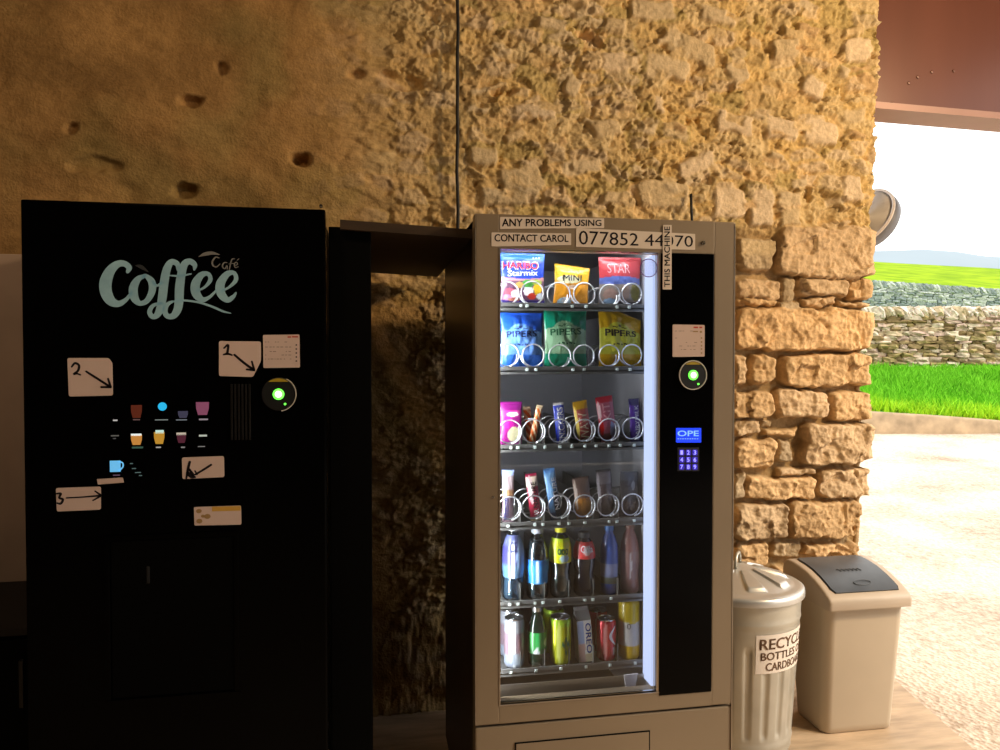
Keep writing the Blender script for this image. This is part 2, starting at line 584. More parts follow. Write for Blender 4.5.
def build_wall():
    fine = .0055
    xs = np.concatenate([np.arange(-1.95, 0.1, .011), np.arange(0.1, XC, fine)])
    ts = np.concatenate([xs, np.arange(XC, XC + .55, .012)])       # beyond XC the sheet turns the corner
    zs = np.concatenate([np.arange(0, .40, .02), np.arange(.40, ZT, fine)])
    T, Z = np.meshgrid(ts, zs)
    T0 = T
    # warped coordinates make ragged outlines
    wx = T + .022 * (fbm(T * 14, Z * 14, 3, 11) - .5) * 2
    wz = Z + .018 * (fbm(T * 14, Z * 14, 3, 21) - .5) * 2
    # ---- rough lime render with rubble showing through
    d1, d2, cid = worley(wx * 8.0, wz * 15.0, 3)
    edge = d2 - d1
    lumps = smooth(edge, .05, .45)
    pal = np.array([(.62, .44, .20), (.56, .40, .20), (.64, .45, .23), (.52, .38, .19), (.60, .46, .26), (.47, .36, .16)])
    rough = fbm(T * 22, Z * 26, 5, 31, True, .62)
    big = fbm(T * 5, Z * 6, 3, 41)
    shows = (cid > .66).astype(float)
    fx_, fz_ = T + .012 * fbm(T * 30, Z * 30, 2, 211), Z + .012 * fbm(T * 30, Z * 30, 2, 212)
    amp = .35 + .9 * fbm(T * 4.5 + 3, Z * 5.5, 2, 310)
    fac = (.030 * facets(fx_ * 11, fz_ * 18, 301) + .016 * facets(fx_ * 27 + 4, fz_ * 38, 302) + .0105 * facets(fx_ * 58, fz_ * 66 + 3, 303)) * amp
    H = .030 * (big - .5) + .020 * (rough - .55) + shows * lumps * .008 + fac
    C = pal[(np.floor(cid * 997) % 6).astype(int)]
    C = C * (.86 + .28 * fbm(T * 9, Z * 9, 3, 51))[..., None]
    golden = fbm(T * 3.1, Z * 3.7, 3, 61)[..., None]
    C = C * (1 - .35 * golden) + np.array((.66, .45, .17)) * .35 * golden
    sm = shows * smooth(edge, .12, .3)
    C = C * (1 - .55 * sm[..., None]) + np.array((.60, .47, .33)) * (.55 * sm)[..., None]
    # ---- smoother old plaster on the left, vignette darkness put into its colour
    left = 1 - smooth(T + .5 * (fbm(T * 2, Z * 2, 3, 71) - .5), -.30, .50)
    Hl = .045 * (fbm(T * 2.6, Z * 4.2, 4, 81) - .5) + .016 * (fbm(T * 9, Z * 12, 3, 83) - .5) + .004 * (fbm(T * 25, Z * 25, 3, 82) - .5)
    H = H * (1 - left) + Hl * left
    stain = fbm(T * 1.9, Z * 3.0, 4, 91)
    Cl = np.array((.36, .205, .075)) * (.35 + 1.25 * stain)[..., None]
    olive = smooth(fbm(T * 2.4, Z * 2.4, 3, 95), .5, .7)
    Cl = Cl * (1 - .4 * olive[..., None]) + np.array((.29, .235, .085)) * .4 * olive[..., None]
    C = C * (1 - left[..., None]) + Cl * left[..., None]

    def stone(x0, y0, x1, y1, prot=.03, ang=0.0, col=None, rnd=.012, rough_amp=.016):
        ax, az = XZ(x0, y1, YW); bx, bz = XZ(x1, y0, YW)
        cx, cz, hw, hh = (ax + bx) / 2, (az + bz) / 2, (bx - ax) / 2, (bz - az) / 2
        sd = int(x0 * 7 + y0 * 13)
        reach = math.hypot(hw, hh) * (1 if abs(ang) > .1 else 0) + max(0, 0) + .05
        rx, rz = (max(hw, reach) + .05, max(hh, reach) + .05) if abs(ang) > .1 else (hw + .06, hh + .06)
        i0, i1 = np.searchsorted(ts, [cx - rx, cx + rx]); k0, k1 = np.searchsorted(zs, [cz - rz, cz + rz])
        if cx + rx > XC: i1 = len(ts)
        S = (slice(k0, k1), slice(i0, i1))
        t, z = T[S], Z[S]
        if t.size == 0: return
        dx, dz = wx[S] - cx, wz[S] - cz
        if cx + hw > XC - .03:
            dx = np.minimum(dx, hw - .02)     # corner stones carry on round the corner
        ca, sa = math.cos(ang), math.sin(ang)
        u, v = dx * ca + dz * sa, -dx * sa + dz * ca
        r = min(hw, hh) * .45
        qx, qz = np.abs(u) - hw + r, np.abs(v) - hh + r
        sdf = np.hypot(np.maximum(qx, 0), np.maximum(qz, 0)) + np.minimum(np.maximum(qx, qz), 0) - r
        m = smooth(-sdf, -.003, rnd)
        f1, f2 = fx_[S], fz_[S]
        face = prot + rough_amp * .9 * (fbm(t * 15 + sd, z * 17, 4, sd % 97, True, .55) - .6) + .014 * (fbm(t * 5 + sd, z * 5, 2, 5) - .5) + rough_amp * (1.2 * facets(f1 * 9 + sd, f2 * 12, 401) + .42 * facets(f1 * 26 + sd, f2 * 30, 402) + .28 * facets(f1 * 60 + sd, f2 * 62, 403))
        H[S] = H[S] * (1 - m) + face * m
        c = np.array(col if col is not None else random.choice([(.62, .42, .21), (.64, .44, .25), (.57, .38, .19), (.60, .43, .27), (.65, .42, .19)]))
        cc = c * (.84 + .32 * fbm(t * 18 + sd, z * 18, 4, 3))[..., None]
        C[S] = C[S] * (1 - m[..., None]) + cc * m[..., None]

    # ---- squared quoins and coursed stones down the end of the wall
    px, pz = XZ(736, 262, YW)
    zone = smooth(T + .05 * (fbm(Z * 6, T * 3, 2, 8) - .5), px - .30, px - .22) * (1 - smooth(Z + .05 * (fbm(T * 6, Z * 3, 2, 9) - .5), pz + .10, pz + .17))
    Hj = -.030 + .012 * (fbm(T * 30, Z * 30, 3, 15) - .5)
    H = H * (1 - zone) + Hj * zone
    C = C * (1 - zone[..., None]) + (np.array((.40, .275, .14)) * (.7 + .6 * fbm(T * 20, Z * 20, 3, 25))[..., None]) * zone[..., None]
    O, Tn, G = (.66, .44, .23), (.63, .45, .27), (.50, .38, .24)
    Q = [(776, 229, 870, 277, .030, Tn), (737, 238, 774, 270, .012, G), (736, 280, 779, 299, .015, Tn), (779, 278, 796, 302, .004, G), (797, 278, 846, 297, .022, Tn),
         (847, 278, 869, 299, .014, O), (736, 299, 774, 306, .010, O), (775, 301, 800, 311, .012, G), (802, 299, 836, 307, .006, Tn), (838, 301, 868, 307, .01, Tn),
         (735, 309, 868, 351, .034, O), (733, 355, 744, 384, .02, Tn), (748, 355, 775, 383, .026, O), (782, 354, 868, 387, .030, O), (733, 390, 772, 418, .026, O),
         (776, 389, 825, 419, .030, Tn), (828, 391, 869, 421, .024, O), (733, 418, 758, 436, .02, Tn), (760, 420, 775, 427, .0, G), (762, 428, 798, 437, .012, O),
         (801, 422, 869, 464, .038, Tn), (733, 439, 774, 470, .022, O), (777, 440, 794, 463, .006, G), (777, 466, 816, 475, .016, Tn), (733, 472, 744, 500, .014, G),
         (745, 475, 816, 501, .026, O), (818, 467, 866, 498, .022, Tn), (733, 503, 787, 540, .026, Tn), (789, 499, 863, 539, .034, O), (733, 541, 770, 566, .015, O),
         (773, 541, 803, 560, .0, G), (804, 542, 862, 556, .020, O), (773, 562, 862, 582, .024, O), (733, 570, 771, 604, .02, Tn), (775, 586, 862, 612, .024, Tn), (733, 608, 800, 640, .02, O),
         (803, 616, 862, 650, .028, O), (733, 645, 800, 676, .02, Tn), (803, 654, 862, 690, .02, O),
         # coursed stones hidden mostly by the machine
         (680, 262, 733, 290, .01, G), (670, 294, 733, 330, .02, Tn), (680, 335, 731, 370, .02, O), (672, 374, 731, 410, .02, Tn), (668, 415, 730, 452, .02, O), (670, 456, 730, 490, .02, Tn),
         (670, 495, 730, 532, .02, O), (668, 537, 730, 575, .02, Tn), (670, 580, 730, 620, .02, O)]
    for x0, y0, x1, y1, p, c in Q:
        k = 1 + random.uniform(-.10, .10)
        stone(x0, y0, x1, y1, p, random.uniform(-.02, .02), tuple(q * k for q in c), rnd=.009, rough_amp=.017)
    # ---- flat stones showing in the render
    FL = [(629, 2, 675, 21, .0), (661, 39, 716, 60, -.22), (642, 60, 688, 80, -.10), (600, 54, 628, 74, .1), (514, 106, 555, 121, .06), (652, 94, 663, 115, 0),
          (764, 117, 797, 139, -.1), (803, 122, 838, 143, -.12), (715, 113, 752, 135, -.15), (638, 182, 691, 208, -.05), (711, 189, 745, 219, .1), (676, 155, 715, 174, .3),
          (562, 78, 582, 96, 1.1), (500, 168, 545, 190, .12), (748, 190, 772, 226, .0), (560, 160, 600, 176, .1), (775, 192, 800, 208, .1), (840, 40, 868, 62, .2), (838, 176, 862, 203, .05),
          (700, 10, 735, 24, -.1), (770, 40, 800, 60, .2), (725, 60, 748, 84, .4), (603, 20, 625, 34, .0), (590, 120, 622, 136, .1), (536, 20, 566, 32, -.2), (800, 80, 826, 98, -.2),
          (736, 240, 774, 258, 0), (776, 210, 800, 227, .0), (470, 150, 498, 166, .1), (481, 190, 530, 206, .05), (600, 190, 632, 204, .0), (842, 108, 862, 122, .1)]
    for x0, y0, x1, y1, a in FL:
        stone(x0, y0, x1, y1, .020, a, random.choice([(.66, .51, .34), (.62, .48, .30), (.58, .44, .26)]), rnd=.016, rough_amp=.006)
    # more loose stones in the render
    for k in range(90):
        cx_, cy_ = random.uniform(470, 870), random.uniform(4, 215)
        w_, h_ = random.uniform(8, 24), random.uniform(5, 11)
        stone(cx_ - w_ / 2, cy_ - h_ / 2, cx_ + w_ / 2, cy_ + h_ / 2, random.uniform(.004, .022), random.uniform(-.5, .5), random.choice([(.64, .47, .26), (.58, .42, .22), (.55, .37, .19), (.60, .47, .30)]), rnd=.014, rough_amp=.012)

    # ---- hollows, slots and the broken-out pocket near the corner
    def hole(x0, y0, x1, y1, dep, ang=0.0):
        nonlocal H, C
        ax, az = XZ(x0, y1, YW); bx, bz = XZ(x1, y0, YW)
        cx, cz, hw, hh = (ax + bx) / 2, (az + bz) / 2, (bx - ax) / 2, (bz - az) / 2
        dx, dz = wx - cx, wz - cz
        u, v = dx * math.cos(ang) + dz * math.sin(ang), -dx * math.sin(ang) + dz * math.cos(ang)
        m = smooth(1.15 - np.hypot(u / hw, v / hh), 0, .45)
        H = H - dep * m
    for h in [(576, 34, 606, 46, .05, -.35), (490, 88, 520, 96, .035, .1), (380, 72, 425, 88, .05, -.12), (294, 151, 312, 165, .07, 0), (180, 94, 204, 106, .045, 0), (68, 158, 120, 172, .02, 0),
              (170, 184, 194, 196, .05, 0), (216, 62, 230, 72, .03, 0), (66, 124, 78, 132, .03, 0), (800, 190, 838, 226, .03, 0), (803, 186, 816, 200, .05, 0), (720, 84, 734, 96, .03, .5), (630, 172, 650, 180, .03, 0),
              (700, 176, 712, 186, .03, 0), (346, 70, 362, 80, .03, 0), (500, 40, 520, 48, .02, 0.3), (851, 524, 857, 530, .03, 0)]:
        hole(*h)
    # ragged corner profile: it stands out further near the top
    top_out = smooth(Z, 1.95, 2.25)[:, :1]
    cornerx = .020 * (fbm(Z[:, :1] * 9, Z[:, :1] * 0 + 3, 3, 44) - .5) + .012 * top_out
    for (_, y0, x1, y1, *_r) in [q for q in Q if q[2] > 858]:
        za, zb = XZ(x1, y1, YW)[1], XZ(x1, y0, YW)[1]
        off = (x1 - 866) * .0022 + random.uniform(-.004, .006)
        mm = smooth(Z[:, :1], za - .004, za + .012) * (1 - smooth(Z[:, :1], zb - .012, zb + .004))
        cornerx = cornerx + (off + .004) * mm
    cornerx = cornerx - .020 + .016 * top_out - .013 * (1 - top_out)
    around = smooth(T, XC - .012, XC + .024)
    # outward direction turns from -Y to +X round the corner
    base_x = np.minimum(T, XC) + cornerx * smooth(T, XC - .18, XC)
    base_y = YW + np.maximum(T - XC, 0)
    px_ = base_x + H * around
    py_ = base_y - H * (1 - around)
    P = np.stack([px_, py_, Z], -1)
    C = np.clip(C, .02, .9)
    me = grid_mesh('wall_back', P, C)
    m = attr_mat('rubble_stone_and_lime', .92, 0, .15, noise=.14, nscale=60, bump=.42, bscale=110)
    o = link('wall_back', me, m, None, smooth=False)
    return tag(o, 'rough golden rubble stone wall with squared corner stones behind both machines', 'wall', kind='structure')


build_wall()

# ================================================================== BARN SHELL
def struct(name, mb, mat, label, cat):
    return tag(mb.build(name, mat), label, cat, kind='structure')


mfl = pm('worn_stone_floor', (.52, .38, .25), .62, noise=.30, nscale=3.0, bump=.25, bscale=14, stretch=(1.2, 6, 1))
fl = MB()
e0, e1 = XZ(0, 0, 1)[0], 0
def gpt(px, py, z=0.0):
    d = ray(px, py)
    t = (z - CAMH) / d.z
    return CAM + d * t
pa, pb = gpt(898, 681), gpt(978, 751)
k = (pb.x - pa.x) / (pb.y - pa.y)
edge = [(pa.x + k * (y - pa.y), y) for y in (3.7, -6.0)]
vs = [(-4.2, -6), (edge[1][0], -6), (edge[0][0], 3.7), (-4.2, 3.7)]
bm = fl.bm
top = [bm.verts.new((x, y, 0)) for x, y in vs]
bot = [bm.verts.new((x, y, -.12)) for x, y in vs]
bm.faces.new(top); bm.faces.new(bot[::-1])
for i in range(4): bm.faces.new((top[i], bot[i], bot[(i + 1) % 4], top[(i + 1) % 4]))
bmesh.ops.bevel(bm, geom=[e for e in bm.edges if e.verts[0].co.z > -.01 and e.verts[1].co.z > -.01], offset=.008, segments=2, affect='EDGES')
struct('floor', fl, mfl, 'pale brown worn floor slab under the bins and machines', 'floor')
struct('wall_left', MB().box(-4.2, -4.0, -6, 3.2, 0, 3.6), M['wall_dark'], 'dim barn side wall far left of the machines', 'wall')
struct('wall_front', MB().box(-4.2, 6.5, -6.2, -6.0, 0, 3.6), M['wall_dark'], 'dim barn wall behind the viewer', 'wall')
struct('wall_far', MB().box(-4.0, -1.9, 3.06, 3.5, 0, 3.6), M['wall_dark'], 'dim end of the stone wall left of the machines', 'wall')
struct('ceiling', MB().box(-4.2, 4.3, -6.2, 3.7, 3.42, 3.56).box(4.3, 6.5, -6.2, -2.0, 3.42, 3.56), M['ceiling'], 'dark barn ceiling above the machines', 'ceiling')

# red-oxide steel beam over the opening
r = root('steel_beam', (3.2, 3.2, 2.55), 'dark red painted steel beam crossing the top of the open doorway', 'beam')
r['kind'] = 'structure'
a, b = W(868, 107, 3.16), W(1000, 118.5, 3.16)
sl = (b.z - a.z) / (b.x - a.x)
xe = 4.4
zl = lambda x, z0: z0 + sl * (x - a.x)
MB().prism([(a.x - .25, zl(a.x - .25, a.z)), (xe, zl(xe, a.z)), (xe, 3.42), (a.x - .25, 3.42)], 3.16, 3.18).build('web', M['beam'], r)
fz = a.z
MB().prism([(a.x - .25, zl(a.x - .25, fz - .030)), (xe, zl(xe, fz - .030)), (xe, zl(xe, fz)), (a.x - .25, zl(a.x - .25, fz))], 3.085, 3.26).build('flange', M['beam_flange'], r)
mb = MB()
for qx, qy in ((893, 103), (909, 83), (918, 77), (932, 72), (954, 71)):
    p = W(qx, qy, 3.158)
    mb.lathe([(.0001, -.004), (.006, -.003), (.007, 0)], (p.x, 3.158, p.z), 10, 'Y')
mb.build('rivet', M['beam'], r)

# ================================================================== OUTSIDE
def UV(u, v):
    """level ground coordinates: u to the right, v ahead of the camera"""
    return Vector((u * math.cos(AZ) + v * math.sin(AZ), -u * math.sin(AZ) + v * math.cos(AZ)))


def yard_z(v):
    return np.interp(v, [-30, 2.6, 5, 8, 11, 11.6], [-.05, -.05, .0, .15, .33, .36])


us = np.linspace(-14, 34, 160)
vv = np.concatenate([np.linspace(-14, 2, 20), np.linspace(2.1, 11.4, 170)])
U, V = np.meshgrid(us, vv)
Zg = yard_z(V) + .02 * (fbm(U * 1.2, V * 1.2, 3, 5) - .5) * smooth(V, 3, 5)
Xw = U * math.cos(AZ) + V * math.sin(AZ)
Yw = -U * math.sin(AZ) + V * math.cos(AZ)
my, nt, b = nmat('pale_gravel_yard')
tc = nt.nodes.new('ShaderNodeTexCoord')
n1 = nt.nodes.new('ShaderNodeTexNoise'); n1.inputs['Scale'].default_value = 1.3; n1.inputs['Detail'].default_value = 8
n2 = nt.nodes.new('ShaderNodeTexNoise'); n2.inputs['Scale'].default_value = 26; n2.inputs['Detail'].default_value = 6
n3 = nt.nodes.new('ShaderNodeTexVoronoi'); n3.inputs['Scale'].default_value = 45
cr = nt.nodes.new('ShaderNodeValToRGB')
cr.color_ramp.elements[0].position = .34; cr.color_ramp.elements[0].color = (.36, .26, .18, 1)
cr.color_ramp.elements[1].position = .58; cr.color_ramp.elements[1].color = (.76, .625, .50, 1)
mm = nt.nodes.new('ShaderNodeMath'); mm.operation = 'MULTIPLY_ADD'; mm.inputs[1].default_value = .55
nt.links.new(tc.outputs['Object'], n1.inputs[0]); nt.links.new(tc.outputs['Object'], n2.inputs[0]); nt.links.new(tc.outputs['Object'], n3.inputs[0])
m2 = nt.nodes.new('ShaderNodeMath'); m2.operation = 'MULTIPLY'; m2.inputs[1].default_value = .45
nt.links.new(n2.outputs[0], m2.inputs[0]); nt.links.new(n1.outputs[0], mm.inputs[0]); nt.links.new(m2.outputs[0], mm.inputs[2])
nt.links.new(mm.outputs[0], cr.inputs[0]); nt.links.new(cr.outputs[0], b.inputs['Base Color'])
bp = nt.nodes.new('ShaderNodeBump'); bp.inputs['Strength'].default_value = .5; bp.inputs['Distance'].default_value = .02
nt.links.new(n3.outputs[0], bp.inputs['Height']); nt.links.new(bp.outputs[0], b.inputs['Normal'])
b.inputs['Roughness'].default_value = .9
tag(link('yard_ground', grid_mesh('yard_ground', np.stack([Xw, Yw, Zg], -1)), my), 'pale cream gravel yard outside the doorway', 'yard', kind='structure')

# kerb
KV = 11.05
kz0, kz1 = .30, CAMH - (411 - 358) / 750 * KV
mk = pm('worn_kerb_concrete', (.42, .30, .18), .9, noise=.3, nscale=5, bump=.4, bscale=15)
ks0 = lambda u: -.075 * (min(max(u, 3), 9) - 5.4)
kp = []
ku = np.linspace(-12, 32, 260)
prof = [(KV, kz0), (KV + .01, kz1 - .03), (KV + .04, kz1), (KV + .30, kz1), (KV + .32, kz0)]
for u in ku:
    dv = .03 * mnoise.noise((u * .7, 0, 0)); dz = .025 * mnoise.noise((u * .5, 3, 0)) + ks0(u)
    row = []
    for v, z in prof:
        p = UV(u, v + dv)
        row.append((p.x, p.y, z + (dz if z > kz0 else 0)))
    kp.append(row)
tag(link('kerb', grid_mesh('kerb', np.array(kp)), mk), 'low worn stone kerb between gravel yard and bright grass bank', 'kerb', kind='structure')

# grass bank and field surfaces
WV = 16.0
def bank_z(v):
    return np.interp(v, [KV, KV + .3, 13, 16, 18], [kz1 - .06, kz1 + .0, kz1 + .22, 1.22, 1.35])


def ks(u):
    return -.075 * (np.clip(u, 3, 9) - 5.4)


def ground_mesh(name, us, vs_, zf, mat, label, cat, amp=.05, fr=.8):
    U, V = np.meshgrid(us, vs_)
    Z = zf(U, V) + amp * (fbm(U * fr + 50, V * fr + 9, 4, 7) - .5)
    Xw = U * math.cos(AZ) + V * math.sin(AZ)
    Yw = -U * math.sin(AZ) + V * math.cos(AZ)
    return tag(link(name, grid_mesh(name, np.stack([Xw, Yw, Z], -1)), mat, smooth=True), label, cat, kind='structure')


mg = pm('bank_turf', (.10, .34, .01), .9, noise=.35, nscale=1.6)
ground_mesh('bank_ground', np.linspace(-12, 34, 120), np.linspace(KV + .15, 17.5, 50), lambda U, V: bank_z(V) + ks(U) * (1 - smooth(V, KV + .3, 14.5)), mg, 'turf slope under the vivid grass between kerb and field wall', 'grass bank')
mf, nt, b = nmat('field_turf')
tc = nt.nodes.new('ShaderNodeTexCoord')
n1 = nt.nodes.new('ShaderNodeTexNoise'); n1.inputs['Scale'].default_value = .35; n1.inputs['Detail'].default_value = 9
nt.links.new(tc.outputs['Object'], n1.inputs[0])
cr = nt.nodes.new('ShaderNodeValToRGB')
cr.color_ramp.elements[0].position = .35; cr.color_ramp.elements[0].color = (.15, .27, .006, 1)
cr.color_ramp.elements[1].position = .65; cr.color_ramp.elements[1].color = (.30, .43, .012, 1)
nt.links.new(n1.outputs[0], cr.inputs[0]); nt.links.new(cr.outputs[0], b.inputs['Base Color'])
b.inputs['Roughness'].default_value = 1
b.inputs['Specular IOR Level'].default_value = .05

def field_z(U, V):
    far = np.interp(V, [17, 60, 95, 150, 170], [1.4, 1.45 + .072 * 60, 1.45 + .108 * 95, 1.45 + .128 * 150, 1.45 + .128 * 150 - 1])
    tilt = -(U / np.maximum(V, 1) - .49) * V * .055      # the slope falls away to the right
    return far + tilt * smooth(V, 25, 60)
ground_mesh('field_ground', np.linspace(-60, 190, 160), np.concatenate([np.linspace(17, 60, 40), np.linspace(62, 170, 60)]), field_z, mf, 'bright yellow green sloping pasture beyond both field walls', 'field', amp=.5, fr=.06)

# distant hill
HV = 900
mh = pm('hazed_far_moor', (.29, .345, .385), 1, spec=0, noise=.06, nscale=.004)  # pale blue grey of the distance haze is put into the base colour
hu = np.linspace(-400, 1500, 220)
hp = []
for u in hu:
    x = 500 + u / HV * F
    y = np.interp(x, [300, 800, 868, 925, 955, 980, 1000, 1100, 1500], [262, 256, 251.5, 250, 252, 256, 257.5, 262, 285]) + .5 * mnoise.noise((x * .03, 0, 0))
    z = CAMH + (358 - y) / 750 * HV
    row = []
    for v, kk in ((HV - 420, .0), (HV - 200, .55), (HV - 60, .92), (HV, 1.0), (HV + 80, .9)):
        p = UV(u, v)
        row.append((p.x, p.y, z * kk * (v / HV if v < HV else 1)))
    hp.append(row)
tag(link('hills', grid_mesh('hills', np.array(hp)), mh, smooth=True), 'moorland hill on the horizon with pale blue grey haze in its colour', 'hill', kind='structure')


# dry-stone walls: every stone its own rough block, all one thing
def rock_block(bm, c, ax, ay, az, sx, sy, sz, jit, cols, colr):
    """a lumpy stone of 8 corners + a subdivided middle, displaced"""
    vs = []
    n = 3
    pts = {}
    for i in range(n):
        for j in range(n):
            for k in range(n):
                if i == j == k == 1: continue
                if min(i, j, k) > 0 and max(i, j, k) < n - 1: continue
                p = Vector((i - 1, j - 1, k - 1))
                q = p * .5
                l = max(abs(q.x), abs(q.y), abs(q.z)) or 1
                sph = p.normalized() * .62
                q = q * .62 + sph * .38
                q = Vector((q.x * sx, q.y * sy, q.z * sz))
                q += Vector((random.uniform(-1, 1) * sx, random.uniform(-1, 1) * sy, random.uniform(-1, 1) * sz)) * jit
                v = bm.verts.new(c + ax * q.x + ay * q.y + az * q.z)
                pts[(i, j, k)] = v
                cols.append(colr)
    for d in range(3):
        for s_ in (0, n - 1):
            for a_ in range(n - 1):
                for b_ in range(n - 1):
                    def key(a, b):
                        k = [0, 0, 0]
                        k[d] = s_
                        k[(d + 1) % 3] = a
                        k[(d + 2) % 3] = b
                        return tuple(k)
                    f = [pts[key(a_, b_)], pts[key(a_ + 1, b_)], pts[key(a_ + 1, b_ + 1)], pts[key(a_, b_ + 1)]]
                    if s_ == 0: f = f[::-1]
                    bm.faces.new(f)


def drystone(name, u0, u1, v, zbase, ztop, thick, sw, sh, pal, label, group=None, slope=lambda u: 0.0, seed=1, capc=None):
    random.seed(seed)
    bm = bmesh.new()
    cols = []
    ax = Vector((RGT.x, RGT.y, 0)); ay = Vector((math.sin(AZ), math.cos(AZ), 0)); az = Vector((0, 0, 1))
    z = zbase
    while z < ztop - sh * 1.3:
        h = sh * random.uniform(.7, 1.25)
        u = u0
        while u < u1:
            w = sw * random.uniform(.5, 1.6)
            p = UV(u + w / 2, v)
            rock_block(bm, Vector((p.x, p.y, z + h / 2 + slope(u))) + ay * random.uniform(-.05, .03), ax, ay, (az + ax * random.uniform(-.25, .25)).normalized(), w * .98, thick, h * 1.03, .09, cols, random.choice(pal))
            u += w
        z += h * .93
    u = u0
    while u < u1:      # slanted cope stones along the top
        w = sw * random.uniform(.35, .6)
        p = UV(u, v)
        t = (az + ax * random.uniform(-.9, -.3)).normalized()
        rock_block(bm, Vector((p.x, p.y, z + sh * .7 + slope(u))), t.cross(ay) * -1, ay, t, w, thick * 1.1, sh * 2.4, .1, cols, random.choice(capc or pal))
        u += w * .95
    bmesh.ops.recalc_face_normals(bm, faces=bm.faces[:])
    me = bpy.data.meshes.new(name)
    bm.to_mesh(me)
    bm.free()
    at = me.color_attributes.new('tint', 'FLOAT_COLOR', 'POINT')
    at.data.foreach_set('color', np.concatenate([np.array(cols), np.ones((len(cols), 1))], 1).astype(np.float32).reshape(-1))
    o = link(name, me, attr_mat(name + '_stone', .95, 0, .1, noise=.35, nscale=9, bump=.6, bscale=12))
    return tag(o, label, 'wall', group, 'thing')


zb, zt = 1.10, CAMH + (358 - 313) / 750 * WV
drystone('drystone_wall', -1.0, 17, WV, zb, zt, .45, .24, .095,
         [(.48, .37, .24), (.58, .46, .34), (.32, .23, .12), (.64, .53, .40), (.38, .29, .13), (.52, .38, .30), (.24, .17, .08)],
         'near drystone field wall with slanted cope stones above the vivid grass', seed=5, capc=[(.62, .53, .42), (.48, .38, .24), (.68, .58, .50)])
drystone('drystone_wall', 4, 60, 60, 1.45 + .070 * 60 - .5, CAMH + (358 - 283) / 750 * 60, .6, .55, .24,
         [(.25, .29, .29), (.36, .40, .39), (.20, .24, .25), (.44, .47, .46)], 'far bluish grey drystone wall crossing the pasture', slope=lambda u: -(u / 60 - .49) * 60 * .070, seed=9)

# grass blades on the bank (nobody could count them)
random.seed(3)
rng = np.random.default_rng(4)
N = 46000
gu = np.where(rng.random(N) < .78, rng.uniform(4.5, 12.0, N), rng.uniform(-2, 17, N)); gv = KV + .22 + (WV - .25 - KV - .22) * rng.random(N)
gz = bank_z(gv) + ks(gu) * (1 - smooth(gv, KV + .3, 14.5)) + .05 * (fbm(gu * .8 + 50, gv * .8 + 9, 4, 7) - .5)
clump = fbm(gu * 2.2, gv * 2.2, 3, 17)
gh = (.07 + .13 * rng.random(N)) * (.5 + clump)
ga = rng.uniform(0, 2 * PI, N); lean = rng.normal(0, .5, (N, 2)) * gh[:, None]
wd = .016
px_ = gu * math.cos(AZ) + gv * math.sin(AZ); py_ = -gu * math.sin(AZ) + gv * math.cos(AZ)
v0 = np.stack([px_ - wd * np.cos(ga), py_ - wd * np.sin(ga), gz - .02], -1)
v1 = np.stack([px_ + wd * np.cos(ga), py_ + wd * np.sin(ga), gz - .02], -1)
v2 = np.stack([px_ + lean[:, 0], py_ + lean[:, 1], gz + gh], -1)
VV = np.stack([v0, v1, v2], 1).reshape(-1, 3)
me = bpy.data.meshes.new('bank_grass')
me.vertices.add(3 * N); me.vertices.foreach_set('co', VV.reshape(-1).astype(np.float32))
me.loops.add(3 * N); me.loops.foreach_set('vertex_index', np.arange(3 * N, dtype=np.int32))
me.polygons.add(N); me.polygons.foreach_set('loop_start', np.arange(0, 3 * N, 3, dtype=np.int32)); me.polygons.foreach_set('loop_total', np.full(N, 3, dtype=np.int32))
me.update(calc_edges=True)
t_ = rng.random(N) * .6 + clump * .4
near = smooth(KV + 1.3 - gv + .5 * (clump - .5), 0, 1.0)
patch = fbm(gu * .9, gv * .9, 3, 19)
ca = np.stack([.07 + .14 * t_ + .20 * near + .06 * patch, .30 + .30 * t_ + .14 * near + .12 * patch, .012 + .02 * t_], -1)
ca = np.repeat(ca, 3, 0)
at = me.color_attributes.new('tint', 'FLOAT_COLOR', 'POINT')
at.data.foreach_set('color', np.concatenate([ca, np.ones((3 * N, 1))], 1).astype(np.float32).reshape(-1))
tag(link('bank_grass', me, attr_mat('grass_blade', .8, 0, .1)), 'vivid green grass blades growing on the bank below the near field wall', 'grass', kind='stuff')
d1_ = gpt(0, 700)

# round white dish fixed outside beside the corner
dc = W(864, 217, 3.78)
r = root('outdoor_dish', tuple(dc), 'round white dish with deep grey shell sticking out past the wall corner against the sky', 'dish')
back = Vector((.90, .27, -.42)).normalized()
qm = back.to_track_quat('Z', 'Y').to_matrix().to_4x4()
def turned(mb, name, mat, sm=True):
    me = mb.mesh(); me.transform(qm)
    return link(name, me, mat, r, world=False, smooth=sm)
turned(MB().lathe([(.001, .022), (.08, .020), (.13, .012), (.158, .002), (.163, .001)], (0, 0, 0), 48), 'dish_face', M['dish_face'])
turned(MB().lathe([(.163, .001), (.170, -.003), (.177, .001), (.177, .010), (.170, .012)], (0, 0, 0), 48), 'rim', pm('dish_rim', (.62, .55, .50), .4))
turned(MB().lathe([(.176, .012), (.176, .045), (.172, .070), (.158, .086), (.12, .096), (.001, .10)], (0, 0, 0), 48), 'shell', M['dish_shell'])
MB().tube([(2.24, 3.52, dc.z), (2.5, 3.62, dc.z), (dc.x + .07, dc.y + .05, dc.z + .02)], .018, 10).build('bracket', M['dish_shell'], r)

